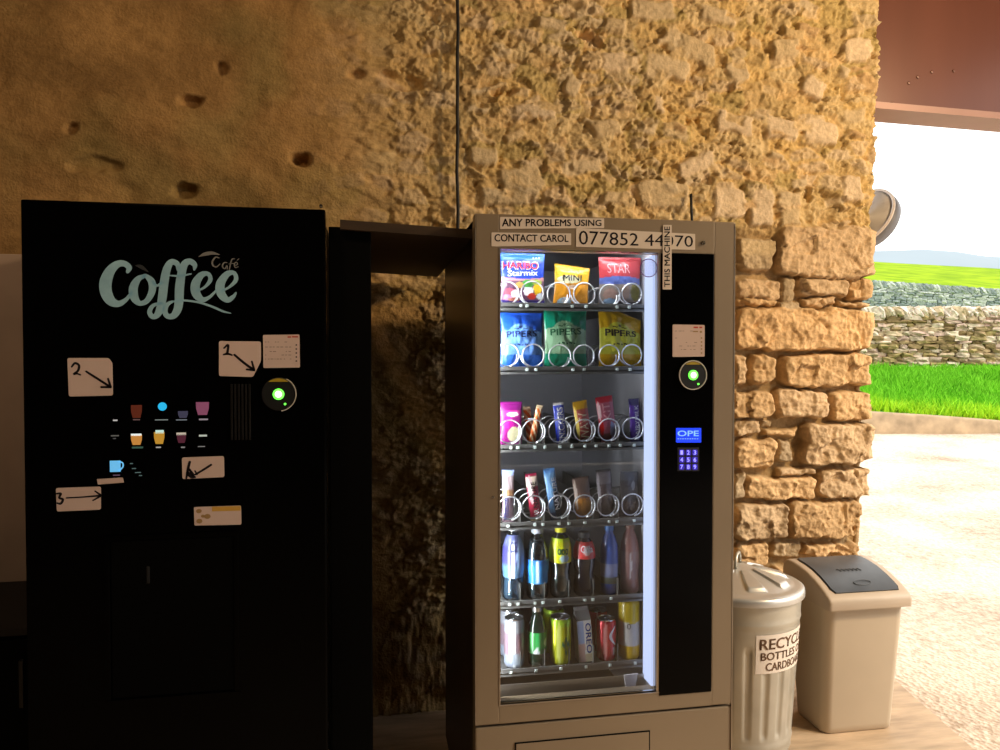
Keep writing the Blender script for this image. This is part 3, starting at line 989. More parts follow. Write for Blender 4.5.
# cables
p0, p1 = W(457.5, -40, YW - .045), W(457.5, 235, YW - .045)
pts = []
for i in range(40):
    t = i / 39
    p = p0.lerp(p1, t)
    pts.append((p.x + .004 * mnoise.noise((0, t * 6, 0)), p.y + .004 * mnoise.noise((3, t * 7, 0)), p.z))
tag(MB().tube(pts + [(p1.x, p1.y, .9)], .0068, 8).build('cable', M['cable'], smooth=True), 'long black cable running up the wall above the gap between machines', 'cable')
p0, p1 = W(691, 194, YW - .05), W(691, 224, YW - .02)
tag(MB().tube([tuple(p0), (p0.x + .002, p0.y, (p0.z + p1.z) / 2), (p1.x, p0.y + .006, p1.z - .10), (p1.x, p0.y, 1.5)], .006, 8).build('cable', M['cable'], smooth=True), 'short black cable end rising behind the top of the snack machine', 'cable')

# ================================================================== COFFEE MACHINE
YF = 1.95
cx0, ctop = XZ(20, 200, YF)
cx1, _ = XZ(325.5, 208, YF)
ctop = (ctop + _) / 2 + .0
r = root('coffee_machine', ((cx0 + cx1) / 2, YF + .4, 0), 'tall black coffee vending machine with silver script lettering and handwritten cards', 'vending machine')
MB().box(cx0 + .006, cx1 - .006, YF + .045, YF + .80, .04, ctop - .008, .006).build('body', M['black_matt'], r)
MB().box(cx0, cx1, YF, YF + .04, .16, ctop, .006).build('door', M['black_gloss'], r)
MB().box(cx0 + .02, cx1 - .02, YF + .03, YF + .06, .03, .155, .004).build('kick_panel', M['black_matt'], r)
for fx in (cx0 + .06, cx1 - .06):
    for fy in (YF + .1, YF + .74):
        MB().lathe([(.022, 0), (.022, .01), (.012, .014), (.012, .045)], (fx, fy, 0), 16).build('foot', M['black_plastic'], r)
p = W(321, 206, YF)
MB().lathe([(.0001, -.004), (.004, -.003), (.005, 0)], (p.x, YF, p.z), 12, 'Y').build('corner_screw', M['chrome'], r)
# dispensing recess frame and key lock: black on black
g = MB()
hx0, hz1 = XZ(110, 540, YF); hx1, hz0 = XZ(235, 690, YF)
hz0 = max(hz0, .6)
for a_ in ((hx0 - .012, hx0, hz0, hz1), (hx1, hx1 + .012, hz0, hz1), (hx0 - .012, hx1 + .012, hz1, hz1 + .012), (hx0 - .012, hx1 + .012, hz0 - .012, hz0)):
    g.box(a_[0], a_[1], YF - .006, YF, a_[2], a_[3], .002)
hatch = g.build('cup_hatch_frame', M['black_gloss'], r)
MB().box(hx0 + .002, hx1 - .002, YF - .003, YF, hz0 + .002, hz1 - .002, .002).build('cup_hatch', M['black_matt'], r)
# script lettering "Coffee"
YL = YF - .0005
C_ = [(236, 198, 20), (244, 172, 32), (215, 148, 34), (170, 152, 40), (125, 195, 54), (98, 265, 66), (102, 330, 64), (132, 382, 54), (180, 398, 36), (228, 370, 22), (262, 325, 14)]
o_ = [(345, 222, 16), (300, 245, 34), (272, 300, 48), (278, 360, 46), (310, 395, 30), (355, 380, 30), (388, 320, 38), (385, 260, 40), (345, 222, 20), (330, 236, 14)]
oc = [(392, 262, 12), (420, 285, 14), (452, 262, 12)]
f1 = [(552, 190, 16), (545, 150, 30), (508, 138, 34), (480, 185, 44), (463, 270, 48), (452, 360, 48), (440, 425, 44), (418, 470, 34), (388, 478, 28), (373, 445, 26), (398, 408, 20), (450, 394, 14)]
f2 = [(652, 185, 12), (654, 155, 30), (625, 134, 34), (592, 150, 40), (572, 210, 46), (560, 300, 50), (556, 390, 48), (545, 440, 44), (520, 474, 36), (485, 476, 30), (468, 445, 30), (482, 405, 24), (515, 385, 14)]
sw = [(515, 385, 10), (590, 378, 11), (680, 390, 12), (760, 415, 13), (830, 445, 12), (880, 458, 5)]
bar = [(500, 222, 8), (560, 224, 12), (632, 212, 8)]
e1 = [(668, 318, 12), (715, 296, 14), (752, 250, 24), (738, 212, 24), (695, 220, 36), (660, 275, 50), (664, 335, 50), (700, 372, 34), (745, 358, 18), (790, 315, 12)]
e2 = [(822, 318, 12), (868, 296, 14), (912, 250, 24), (900, 206, 24), (855, 215, 36), (815, 275, 50), (820, 335, 50), (858, 374, 34), (895, 355, 22), (912, 330, 10)]
strokes([C_, o_, oc, f1, f2, sw, bar, e1, e2], YL, 90, 240, 6.25, M['logo'], r, 'lettering', label='silver teal script word Coffee')
cs = [[(808, 112, 5), (785, 108, 8), (765, 135, 9), (770, 160, 9), (790, 168, 7), (812, 150, 5)],
      [(858, 142, 4), (838, 142, 7), (828, 165, 8), (842, 180, 6), (856, 160, 6), (858, 182, 5)],
      [(905, 118, 4), (888, 120, 6), (878, 150, 7), (870, 190, 5)], [(868, 150, 4), (898, 146, 4)],
      [(905, 160, 4), (922, 152, 5), (916, 138, 5), (902, 150, 6), (908, 172, 6), (928, 166, 3)], [(918, 128, 3), (930, 118, 4)]]
strokes(cs, YL, 90, 240, 6.25, M['logo_dim'], r, 'lettering', label='small pale script word Cafe')
strokes([[(680, 104, 4), (720, 88, 20), (765, 82, 18), (810, 92, 4)]], YL, 90, 240, 6.25, M['logo_dim'], r, 'leaf_print')
strokes([[(285, 160, 4), (320, 168, 22), (365, 200, 4)]], YL, 90, 240, 6.25, pm('faint_bean', (.03, .035, .04), .5), r, 'leaf_print')

# handwritten cards
def card(poly, name, marks, lab, rp=2.0, mat='paper'):
    c = px_plate(poly, YF, M[mat], r, name, .0012, lab, rp)
    if marks:
        strokes(marks, YF - .0012, 40, 320, 3.846, M['ink'], c, 'ink_mark', th=.0004)
    return c
card([(67.5, 358), (109, 358), (112.5, 363), (113, 395.5), (69, 396.5)], 'instruction_card', [
    [(122, 180, 6), (135, 166, 8), (150, 175, 8), (146, 195, 8), (130, 208, 7), (142, 206, 6), (156, 211, 5)], [(178, 198, 7), (225, 228, 8), (270, 257, 8)], [(262, 226, 7), (272, 257, 8)], [(236, 258, 7), (272, 258, 8)]], 'card with a handwritten 2 and slanting arrow')
card([(219, 341), (261, 341.5), (261, 361), (253, 377), (219, 376)], 'instruction_card', [
    [(708, 108, 6), (724, 96, 8), (720, 130, 9)], [(706, 133, 6), (722, 130, 8), (738, 135, 6)], [(748, 134, 8), (785, 165, 9), (822, 192, 9)], [(815, 160, 7), (824, 192, 8)], [(795, 190, 7), (824, 193, 8)]], 'card with a handwritten 1 and arrow, one corner cut off')
card([(56, 488), (101, 486.5), (101, 509.5), (57, 511.5)], 'instruction_card', [
    [(64, 668, 6), (80, 668, 8), (74, 684, 7), (88, 690, 8), (80, 706, 8), (66, 704, 6)], [(102, 684, 5), (160, 681, 5), (234, 675, 7)], [(212, 658, 5), (235, 674, 7)], [(204, 694, 5), (235, 676, 7)]], 'card with a handwritten 3 and straight arrow')
card([(182, 457.5), (224, 456), (224.5, 477), (182.5, 479)], 'instruction_card', [
    [(576, 546, 9), (570, 570, 9), (563, 608, 7)], [(568, 588, 12), (582, 600, 16), (596, 604, 8)], [(575, 575, 8), (590, 596, 10)], [(598, 594, 7), (630, 575, 8), (658, 557, 8)], [(596, 580, 5), (604, 594, 6)]], 'smudged card with a handwritten mark and downward arrow')
card([(97, 479), (123, 477.5), (124, 482.5), (98, 484.5)], 'paper_strip', None, 'narrow pale paper strip', .8)
cc = card([(263, 335), (299.5, 334.5), (300, 367.5), (263.5, 368)], 'notice_card', None, 'square printed notice card with faint text', 1.2)
rows = [(900, 70, 960, 5, 'sepia'), (880, 128, 905, 4, 'sepia'), (870, 150, 930, 4, 'sepia'), (875, 126, 960, 3, 'grey_print')]
mb = MB(); mr = MB(); me_ = MB()
rg = random.Random(4)
def dash(m_, x0, x1, y, h, Y, n=None):
    a, b = XZ(x0, y + h / 2, Y), XZ(x1, y - h / 2, Y)
    m_.box(min(a[0], b[0]), max(a[0], b[0]), Y - .0003, Y, min(a[1], b[1]), max(a[1], b[1]))
for y in (342, 347, 351.5, 355, 359):
    x = 265
    while x < 290:
        w_ = rg.uniform(1, 3)
        if rg.random() < .6: dash(mb, x, x + w_, y, .6, YF - .0012)
        x += w_ + rg.uniform(.8, 2)
mb.build('printed_lines', M['grey_print'], cc)
for y in (345, 349, 353, 357, 361):
    dash(mr, 295.6, 297.0, y, 1.4, YF - .0012)
mr.build('printed_symbols', M['ink'], cc)
dash(me_, 287.5, 291, 337, 1.4, YF - .0012); dash(me_, 292, 298, 336.8, 1.4, YF - .0012)
me_.build('printed_symbols', M['red_print'], cc)
cc = card([(194, 507), (241, 505.5), (241.5, 524.5), (194.5, 525.5)], 'warning_label', None, 'cream label with sepia trefoil print and amber band', 1.5)
px_plate([(212, 506.8), (240.6, 506), (240.6, 510.6), (212, 511.4)], YF - .0012, M['amber'], cc, 'colour_band', .0003)
mb = MB()
for qx, qy, rr in ((199, 511, 2.6), (207.5, 516.3, 3.0), (199.5, 521, 2.8), (203, 516, 1.8)):
    p = W(qx, qy, YF); k_ = rr / F * YF
    mb.lathe([(k_, -.0015), (k_, -.0011)], (p.x, YF, p.z), 12, 'Y', 1.0, .8)
mb.build('trefoil_print', M['sepia'], cc)

# card reader discs (both machines carry one)
def reader(cxp, cyp, rp, parent, arc=(0, 360), ring_w=.0014):
    p = W(cxp, cyp, YF); k_ = YF / F * 1.0
    R0 = rp * k_
    d = MB().lathe([(R0 * .98, 0), (R0 * .98, -.007), (R0 * .92, -.010), (.0001, -.010)], (p.x, YF, p.z), 40, 'Y').build('card_reader', M['black_plastic'], parent, smooth=False)
    mb = MB()
    a0, a1 = math.radians(arc[0]), math.radians(arc[1])
    pts = [(p.x + R0 * math.cos(a0 + (a1 - a0) * i / 60), p.z + R0 * math.sin(a0 + (a1 - a0) * i / 60), ring_w) for i in range(61)]
    mb.ribbon(pts, YF - .0115, .004, sub=1)
    mb.build('ring', M['ring'], d)
    Rg = 5.3 * k_
    MB().lathe([(Rg, -.009), (Rg, -.0125), (Rg * .8, -.0135), (.0001, -.0135)], (p.x, YF, p.z), 24, 'Y').build('green_light', M['green_led'], d)
    MB().lathe([(Rg * .62, -.0132), (Rg * .6, -.0142), (.0001, -.0142)], (p.x, YF, p.z), 20, 'Y').build('light_core', M['green_core'], d)
    MB().lathe([(.0030, -.009), (.0026, -.0115), (.0001, -.0115)], (p.x + 6 * k_, YF, p.z - 9.5 * k_), 12, 'Y').build('signal_light', M['green_led'], d)
    ang = [math.radians(t) for t in range(52, 129, 4)]
    poly = [(p.x + R0 * .93 * math.cos(t), p.z + R0 * .93 * math.sin(t)) for t in ang]
    MB().prism(poly[::-1], YF - .0112, YF - .0098).build('yellow_band', M['yellow_band'], d)
    return d
reader(279, 394, 16.3, r, (-80, 62), .0022)

# lit drink selection icons
def icon(x0, y0, x1, y1, col, es, name='selection_icon', shape='cup', parent=r, base=None):
    key = 'icon_%02d%02d%02d' % tuple(int(q * 99) for q in col)
    m = M.get(key) or pm('lit_icon_print', tuple(q * .5 for q in col), .5, emit=col, es=es)
    M[key] = m
    a, b = XZ(x0, y1, YF), XZ(x1, y0, YF)
    if shape == 'cup':
        w_ = b[0] - a[0]; poly = [(a[0] + w_ * .16, a[1]), (b[0] - w_ * .16, a[1]), (b[0] - w_ * .02, a[1] + (b[1] - a[1]) * .5), (b[0], b[1]), (a[0], b[1]), (a[0] + w_ * .02, a[1] + (b[1] - a[1]) * .5)]
        return MB().prism(poly, YF - .0006, YF).build(name, m, parent)
    if shape == 'disc':
        c_ = ((a[0] + b[0]) / 2, (a[1] + b[1]) / 2); R0 = (b[0] - a[0]) / 2
        return MB().lathe([(R0, 0), (R0, -.0008), (.0001, -.0008)], (c_[0], YF, c_[1]), 24, 'Y').build(name, m, parent)
    return MB().box(a[0], b[0], YF - .0006, YF, a[1], b[1]).build(name, m, parent)
dimred, white, amb, blu = (.16, .03, .01), (.7, .8, .8), (.55, .24, .05), (.02, .42, .75)
i = icon(131, 405, 142, 418, (.12, .022, .01), .5); icon(133, 419, 140, 420.3, (.14, .08, .08), .5, 'caption', 'box', i)
i = icon(158, 402, 166.8, 411, blu, .9, 'selection_button', 'disc'); icon(155, 419.3, 168, 420.4, (.25, .3, .3), .5, 'caption', 'box', i)
i = icon(178, 411, 188, 418, (.05, .05, .09), .6); icon(176, 419.3, 187, 420.4, (.22, .26, .3), .5, 'caption', 'box', i)
i = icon(196, 402, 209, 415, (.24, .07, .13), .6); icon(199, 418.5, 208, 420.2, (.35, .3, .35), .5, 'caption', 'box', i)
icon(113, 419.6, 117.5, 421, (.6, .6, .6), .6, 'caption', 'box')
i = icon(131, 435, 142, 445, amb, .7); icon(131, 433.6, 141.5, 436, white, .9, 'cream_print', 'box', i); icon(132, 446.5, 143, 448.5, (.05, .12, .09), .5, 'caption', 'box', i)
i = icon(154, 432, 164.5, 444, (.50, .26, .03), .7); icon(155.5, 430, 163.8, 433.5, (.5, .75, .7), .8, 'cream_print', 'box', i); icon(156, 446.6, 161, 448, (.5, .5, .5), .5, 'caption', 'box', i)
i = icon(177, 434, 186, 443, (.10, .02, .04), .5); icon(176.5, 432.5, 186, 435.2, (.55, .5, .4), .7, 'cream_print', 'box', i); icon(181, 446.6, 185, 448, (.3, .3, .3), .5, 'caption', 'box', i)
i = icon(199, 434.6, 207, 436.6, (.5, .56, .5), .6, 'selection_icon', 'box'); icon(198, 446, 205, 447, (.25, .25, .25), .5, 'caption', 'box', i)
i = icon(111, 435, 119, 436.4, (.13, .13, .12), .5, 'selection_icon', 'box'); icon(113, 438, 116, 439, (.1, .1, .1), .5, 'caption', 'box', i)
i = icon(110, 460.5, 120.5, 472, (.14, .50, .85), .75, 'cup_icon', 'box')
strokes([[(208, 512, 9), (232, 520, 9), (236, 545, 9), (218, 568, 9), (205, 572, 8)]], YF, 90, 390, 7.143, pm('cup_handle_print', (.1, .3, .5), .5, emit=(.14, .5, .85), es=.75), i, 'handle_print')
icon(113, 474.5, 120, 475.8, (.13, .08, .14), .5, 'caption', 'box')
for x_, y_, w_ in ((130, 463, 3), (132, 468, 4), (135, 472, 6), (139, 475, 3)):
    icon(x_, y_, x_ + w_, y_ + 1, (.12, .2, .2), .4, 'printed_mark', 'box')
mb = MB()      # faint ribbed coin slot under card 1
for k_ in range(6):
    a, b = XZ(231 + k_ * 3.6, 440, YF), XZ(232.6 + k_ * 3.6, 384, YF)
    mb.box(a[0], b[0], YF - .003, YF, a[1], b[1], .0006)
mb.build('ribbed_slot', pm('slot_bars', (.006, .005, .005), .4), r)
tl = MB().box(*[XZ(147, 578, YF)[0], XZ(150, 578, YF)[0]], YF - .004, YF, XZ(150, 583, YF)[1], XZ(150, 566, YF)[1], .001).build('hatch_latch', M['black_plastic'], r)

# ---- black post added to fill a dark strip, timber board bridging the gap
fx0, _ = XZ(329.5, 225, 2.02); fx1, _ = XZ(371, 225, 2.02)
ft = XZ(350, 224, 2.02)[1]
MBx = MB().box(cx1 + .004, fx1, 2.02, 2.055, 0, ft - .008, .003)
tag(MBx.build('added_black_panel', M['black_matt']), 'narrow black upright panel added to fill the dark strip beside the right edge of the coffee machine', 'panel')
a, b = W(340, 219.5, 2.0), W(473, 229.5, 2.0)
bx1 = XZ(474.5, 300, 1.97)[0] - .002
b = a.lerp(b, (bx1 - a.x) / (b.x - a.x))
hgt = .024
mb = MB().prism([(a.x, a.z - hgt), (bx1, b.z - hgt), (bx1, b.z), (a.x, a.z)], 2.0, 2.97)  # run back to the wall to block lamp light; colour darkened for shaded underside
bd = tag(mb.build('timber_board', pm('darkened_timber', (.040, .021, .008), .7, noise=.3, nscale=7, stretch=(1, 8, 8))), 'dark brown timber board bridging the dark gap between the two machines', 'board')

# ---- pale board on the wall and dark cabinet at the left edge
BB = 2.48
hx = cx0 - .012
hz = XZ(10, 582, BB)[1]
bz_ = XZ(10, 254, BB)[1]
tag(MB().box(-1.75, hx, BB, BB + .018, hz, bz_, .002).build('upright_board', M['board']), 'pale scuffed board standing on the low dark cabinet left of the coffee machine', 'board')
r = root('low_cabinet', (hx - .25, 2.3, 0), 'low dark cabinet at the left edge beside the coffee machine', 'cabinet')
MB().box(-1.78, hx, 2.07, 2.60, .05, hz - .02, .004).build('body', M['black_matt'], r)
MB().box(-1.79, hx + .004, 2.05, 2.61, hz - .02, hz, .004).build('worktop', pm('dark_worktop', (.008, .006, .005), .7), r)
for q0, q1 in ((-1.77, -1.30), (-1.29, hx - .01)):
    dd = MB().box(q0, q1, 2.055, 2.07, .10, hz - .03, .003).build('door', M['black_matt'], r)
    MB().box(q1 - .035, q1 - .025, 2.042, 2.055, hz - .20, hz - .08, .002).build('handle', M['black_plastic'], dd)

# ================================================================== SNACK MACHINE
vx0, vt = XZ(475, 213, YF)
vx1, vt2 = XZ(735.5, 222, YF)
vt = (vt + vt2) / 2
gx0, gx1 = XZ(500, 470, YF)[0], XZ(657.5, 470, YF)[0]
gz1 = XZ(575, 250.5, YF)[1]
gz0 = XZ(575, 699, YF)[1]
sx0, sx1 = XZ(660, 470, YF)[0], XZ(712.5, 470, YF)[0]
sz1, sz0 = XZ(685, 254, YF)[1], XZ(685, 693.5, YF)[1]
zs = (XZ(475, 728, YF)[1] + XZ(732, 705, YF)[1]) / 2
VB = 2.74
r = root('snack_machine', ((vx0 + vx1) / 2, YF + .4, 0), 'tall champagne grey glass-fronted snack and drinks vending machine against the stone wall', 'vending machine')
vm = r
# cabinet shell
mb = MB()
t_ = .028
mb.box(vx0 + .004, vx0 + .014, YF + .05, VB, .05, vt - .006, .003)
mb.box(vx1 - t_, vx1 - .004, YF + .05, VB, .05, vt - .006, .003)
mb.box(vx0 + .004, vx1 - .004, YF + .05, VB, vt - .034, vt - .006, .003)
mb.box(vx0 + .004, vx1 - .004, VB - .02, VB, .05, vt - .006, .003)
mb.box(vx0 + .004, vx1 - .004, YF + .05, VB, .05, .08, .003)
mb.box(vx0 + .03, vx1 - .03, YF + .10, VB - .02, gz0 - .14, gz0 - .12)
mb.build('cabinet', M['cab_side'], r)
for fx in (vx0 + .06, vx1 - .06):
    for fy in (YF + .12, VB - .07):
        MB().lathe([(.024, 0), (.024, .012), (.012, .016), (.012, .055)], (fx, fy, 0), 16).build('foot', M['black_plastic'], r)
# inner lining
mb = MB()
mb.box(vx0 + .03, vx1 - .03, VB - .045, VB - .02, gz0 - .12, vt - .036)
mb.build('back_lining', M['cab_grey'], r)
mb = MB()
mb.box(vx0 + .016, vx0 + .022, YF + .055, VB - .046, gz0 - .11, vt - .036)
mb.box(gx1 + .004, gx1 + .020, YF + .055, VB - .046, gz0 - .11, vt - .036)
mb.build('side_lining', M['cab_grey'], r)
MB().box(gx0 - .02, gx1 + .02, YF + .055, VB - .046, vt - .060, vt - .040).build('top_lining', M['cab_grey'], r)
# door frame round the glass and the control column
mb = MB()
mb.box(vx0, gx0, YF, YF + .05, zs + .004, vt, .004)
mb.box(sx1, vx1, YF, YF + .05, zs + .004, vt, .004)
mb.box(gx0 - .002, sx1 + .002, YF, YF + .05, gz1, vt, .002)
mb.box(gx0 - .002, sx1 + .002, YF, YF + .05, zs + .004, gz0, .002)
mb.build('door_frame', M['steel'], r)
mb = MB()
mb.box(gx1 + .0, sx0, YF + .001, YF + .05, gz0, gz1)
mb.build('door_mullion', M['steel_edge'], r)
mb = MB()
e_ = .0022
mb.box(gx0 - e_, gx0 + .001, YF - .0015, YF + .01, gz0 - e_, gz1 + e_)
mb.box(gx0, gx1, YF - .0015, YF + .01, gz1, gz1 + e_)
mb.box(gx0, sx1, YF - .0015, YF + .01, gz0 - e_, gz0)
mb.box(vx0, vx0 + .0025, YF - .001, YF + .01, zs + .006, vt - .004)
mb.box(vx1 - .0025, vx1, YF - .001, YF + .01, .1, vt - .004)
mb.build('bright_edging', M['steel_edge'], r)
gl = MB().box(gx0 + .001, gx1 - .001, YF + .012, YF + .016, gz0 + .001, gz1 - .001).build('glass_pane', M['glass'], r)
MB().box(sx0, sx1, YF - .002, YF + .045, sz0, sz1, .002).build('control_panel', M['black_gloss'], r, label='glossy black control column')
# bottom panel with delivery flap
MB().box(vx0, vx1, YF + .002, YF + .05, .10, zs - .003, .004).build('lower_panel', M['steel'], r)
MB().box(vx0 + .01, vx1 - .01, YF + .02, YF + .05, .04, .10, .003).build('kick_panel', M['black_matt'], r)
fx0_, fz_ = XZ(515, 742, YF); fx1_, fz2_ = XZ(650, 731.5, YF)
fz_ = (fz_ + fz2_) / 2
mb = MB()
mb.box(fx0_, fx1_, YF - .0006, YF + .003, fz_ - .003, fz_)
mb.box(fx0_, fx0_ + .003, YF - .0006, YF + .003, .17, fz_)
mb.box(fx1_ - .003, fx1_, YF - .0006, YF + .003, .17, fz_)
mb.box(fx0_, fx1_, YF - .0006, YF + .003, .17, .173)
mb.build('flap_seam', M['black_matt'], r)
MB().box(fx0_ + .003, fx1_ - .003, YF - .001, YF + .003, .173, fz_ - .003, .001).build('delivery_flap', M['steel'], r)
for qx, qy in ((493, 497),):
    p = W(qx, qy, YF)
    MB().lathe([(.0035, 0), (.003, -.003), (.0001, -.003)], (p.x, YF, p.z), 12, 'Y').build('bolt', M['chrome'], r)
p = W(703, 243, YF)
MB().lathe([(.006, 0), (.0055, -.004), (.002, -.004), (.0001, -.002)], (p.x, YF, p.z), 16, 'Y').build('keyhole', M['chrome'], r)
# lit strip down the inner right side
lx = XZ(657, 470, YF)[0]
MB().box(lx - .006, lx + .001, YF + .022, YF + .085, gz0 + .008, gz1 - .004, .001).build('light_strip', M['led_strip'], r, label='blue white lit strip inside the glass')
# small round sticker at its top
p = W(649, 268, YF + .011)
d = MB().lathe([(.0001, -.0006), (.026, -.0006), (.026, 0)], (p.x - .001, YF + .0118, p.z), 36, 'Y')
st = d.build('round_sticker', clear_mat('sticker_film', (.93, .93, .98), .05), r)
pts = [(p.x - .001 + .0245 * math.cos(2 * PI * i / 48), p.z + .0245 * math.sin(2 * PI * i / 48), .0022) for i in range(49)]
mp_ = pm('purple_print', (.20, .08, .30), .5)
MB().ribbon(pts, YF + .0105, .0004, sub=1).build('sticker_ring', mp_, st)
# labels along the top
def top_label(poly, txt, box, label):
    l = px_plate(poly, YF, M['label_white'], vm, 'tape_label', .0012, label, .6)
    px_text(txt, *box, YF - .0016, M['ink'], l, 0 if txt[0] == '0' else .012)
    return l
top_label([(500, 217), (604, 218.5), (604, 228), (500, 229)], 'ANY PROBLEMS USING', ((502, 226.5), (601.5, 226), (601.5, 219.8), (502, 218.5)), 'label strip reading ANY PROBLEMS USING')
top_label([(491.5, 232.5), (571, 233.5), (571, 245), (491.5, 246.5)], 'CONTACT CAROL', ((494.5, 241.5), (568.5, 242), (568.5, 235), (494.5, 234)), 'label strip reading CONTACT CAROL')
top_label([(576, 228), (695, 234), (695, 250), (576, 246.8)], '077852 44070', ((579, 244.5), (693, 247), (693, 236), (579, 230.5)), 'label strip with a phone number')
l = px_plate([(663, 225), (671.5, 225), (671.5, 289.5), (662.5, 289.5)], YF - .0016, M['label_white'], vm, 'tape_label', .0012, 'upright label strip reading THIS MACHINE', .6)
px_text('THIS MACHINE', (670, 287), (670, 226.5), (664.3, 226.5), (664.3, 287), YF - .0032, M['ink'], l)
# notice, reader, screen, keypad on the control column
nt_ = px_plate([(672.5, 324.5), (704.5, 325), (704.5, 356.5), (672.5, 357)], YF - .002, M['paper'], vm, 'notice_card', .0012, 'square printed notice card', 1)
mb = MB(); mi = MB(); mr = MB()
for y in (331, 338, 342.5, 346, 349.5):
    x = 675
    while x < 696:
        w_ = rg.uniform(1, 3.2)
        if rg.random() < .65: dash(mb, x, x + w_, y, .5, YF - .0032)
        x += w_ + rg.uniform(.8, 2)
for y in (338, 342, 345.7, 349, 353):
    dash(mi, 700.8, 702.2, y, 1.6, YF - .0032)
dash(mi, 693, 698, 331.5, 1.2, YF - .0032); dash(mi, 699.8, 702, 331.8, 2, YF - .0032)
dash(mr, 693.5, 698, 327.4, 1.6, YF - .0032); dash(mr, 699.3, 702.2, 327.4, 1.6, YF - .0032)
mb.build('printed_lines', M['grey_print'], nt_); mi.build('printed_symbols', M['sepia'], nt_); mr.build('printed_symbols', M['red_print'], nt_)
reader(691.5, 375, 15.2, vm, (0, 360), .0024)
sc_ = px_plate([(676, 428), (701, 428), (701, 442.5), (676, 442.5)], YF - .002, M['blue_lcd'], vm, 'screen', .0015, 'blue lit screen', .8)
px_text('OPE', (677.5, 436.2), (698.8, 436.2), (698.8, 430.6), (677.5, 430.6), YF - .0037, M['blue_text'], sc_)
mb = MB()
for k_ in range(9):
    dash(mb, 677.5 + k_ * 2.4, 679.0 + k_ * 2.4, 438.8, .7, YF - .0037)
mb.build('screen_dots', M['blue_text'], sc_)
kp_ = px_plate([(677.5, 447.5), (699, 447.5), (699, 471), (677.5, 471)], YF - .002, M['black_plastic'], vm, 'keypad', .001)
for i in range(9):
    cxk, cyk = 681.7 + (i % 3) * 6.6, 452.5 + (i // 3) * 7.2
    kk = px_plate([(cxk - 2.6, cyk - 2.9), (cxk + 2.6, cyk - 2.9), (cxk + 2.6, cyk + 2.9), (cxk - 2.6, cyk + 2.9)], YF - .003, M['blue_key'], kp_, 'key', .001, None, 1.2)
    px_text(str(i + 1), (cxk - 1.3, cyk + 2.1), (cxk + 1.3, cyk + 2.1), (cxk + 1.3, cyk - 2.1), (cxk - 1.3, cyk - 2.1), YF - .0045, pm('lit_numeral', (.3, .3, .9), .4, emit=(.40, .36, 1), es=.9) if i == 0 else M_num, kk)
    if i == 0: M_num = bpy.data.materials['lit_numeral']

# ---- trays with price tags
YT = YF + .085
rows_y = [306.5, 369.5, 446.3, 523, 600.5, 667.5]
tray_z = []
tagx = [[521, 527, 572, 586, 617, 629], [527, 536, 573, 584, 617, 630], [511, 518, 535, 545, 560, 572, 585, 596, 609, 620, 634], [508, 535, 543, 559, 569, 585, 609, 617, 634], [510, 518, 535, 543, 560, 585, 593, 611], [511, 536, 561, 586, 610, 635]]
for ri, y in enumerate(rows_y):
    zc = XZ(575, y, YT)[1]
    tray_z.append(zc + .007)
    mb = MB()
    mb.box(gx0 + .0, gx1 + .002, YT, YT + .004, zc - .013, zc + .009, .001)
    mb.box(gx0 + .0, gx1 + .002, YT, VB - .06, zc - .006, zc - .002)
    if ri > 1:
        for k_ in range(5):
            xk = XZ(522 + k_ * 24.6, y, YT)[0]
            mb.box(xk - .0008, xk + .0008, YT + .02, VB - .07, zc - .002, zc + .05)
    tr = mb.build('tray', M['tray'], vm)
    for tx in tagx[ri]:
        px = XZ(tx, y, YT)[0]
        MB().box(px - .004, px + .004, YT - .003, YT, zc - .004, zc + .004, .001).build('price_tag', M['tag'], tr)
# steel chute plate below the lowest tray
cz0, cz1 = gz0 + .0, XZ(575, 678, YT)[1]
MB().prism([(gx0, cz0 - .06), (gx1, cz0 - .06), (gx1, cz1), (gx0, cz1)], YF + .075, YF + .079).build('chute_plate', M['chute'], vm)
p = W(630, 680, YF + .074)
MB().prism([(p.x - .019, p.z + .016), (p.x + .022, p.z + .018), (p.x + .016, p.z - .018), (p.x - .013, p.z - .018)], YF + .071, YF + .0745).build('white_tab', M['dish_face'], vm)

# ---- spiral coils
def coil(cxp, cyp, rp, turns=5, pitch=.075, y0=None, cc=1):
    y0 = y0 or YT + .006
    c_ = W(cxp, cyp, y0); R0 = rp / F * y0 * 1.0
    pts = []
    n = int(turns * 28)
    for i in range(n + 1):
        a_ = 2 * PI * i / 28
        ph = -PI * .45 if cc > 0 else -PI * .55
        yy = y0 + pitch * (i / 28) if i > 24 else y0 + .004 * i / 24
        if i > 24: yy = y0 + .004 + pitch * (i - 24) / 28
        pts.append((c_.x + R0 * math.cos(ph + cc * a_), yy, c_.z + R0 * math.sin(ph + cc * a_)))
    return MB().tube(pts, .0021, 6).build('coil', M['wire'], vm, smooth=True)
cs_ = {0: [(508, 293, 11.3), (532.5, 293, 11.8), (559, 294, 11.8), (584.5, 294, 11.6), (610, 295, 11), (632, 294, 11)],
       1: [(508, 355, 11.5), (533.5, 355.5, 11.5), (560, 356, 11.5), (584, 356, 11.3), (609.5, 355.5, 11), (632, 355, 11)],
       2: [(510, 432, 12), (534, 431.5, 12), (560, 431, 12), (584.5, 430.5, 11.6), (609, 430, 11.6), (633, 428.5, 11.4)],
       3: [(510, 508.5, 12), (534, 507.5, 12), (559.5, 507, 12), (584.5, 506.3, 11.7), (608.3, 505.5, 11.7), (632.5, 505, 11.6)]}
for k_, L in cs_.items():
    for j, (a_, b_, c_) in enumerate(L):
        coil(a_, b_, c_, 3 if k_ > 1 else 3, .07, cc=(1 if (k_ > 1 or j % 2 == 0) else -1))

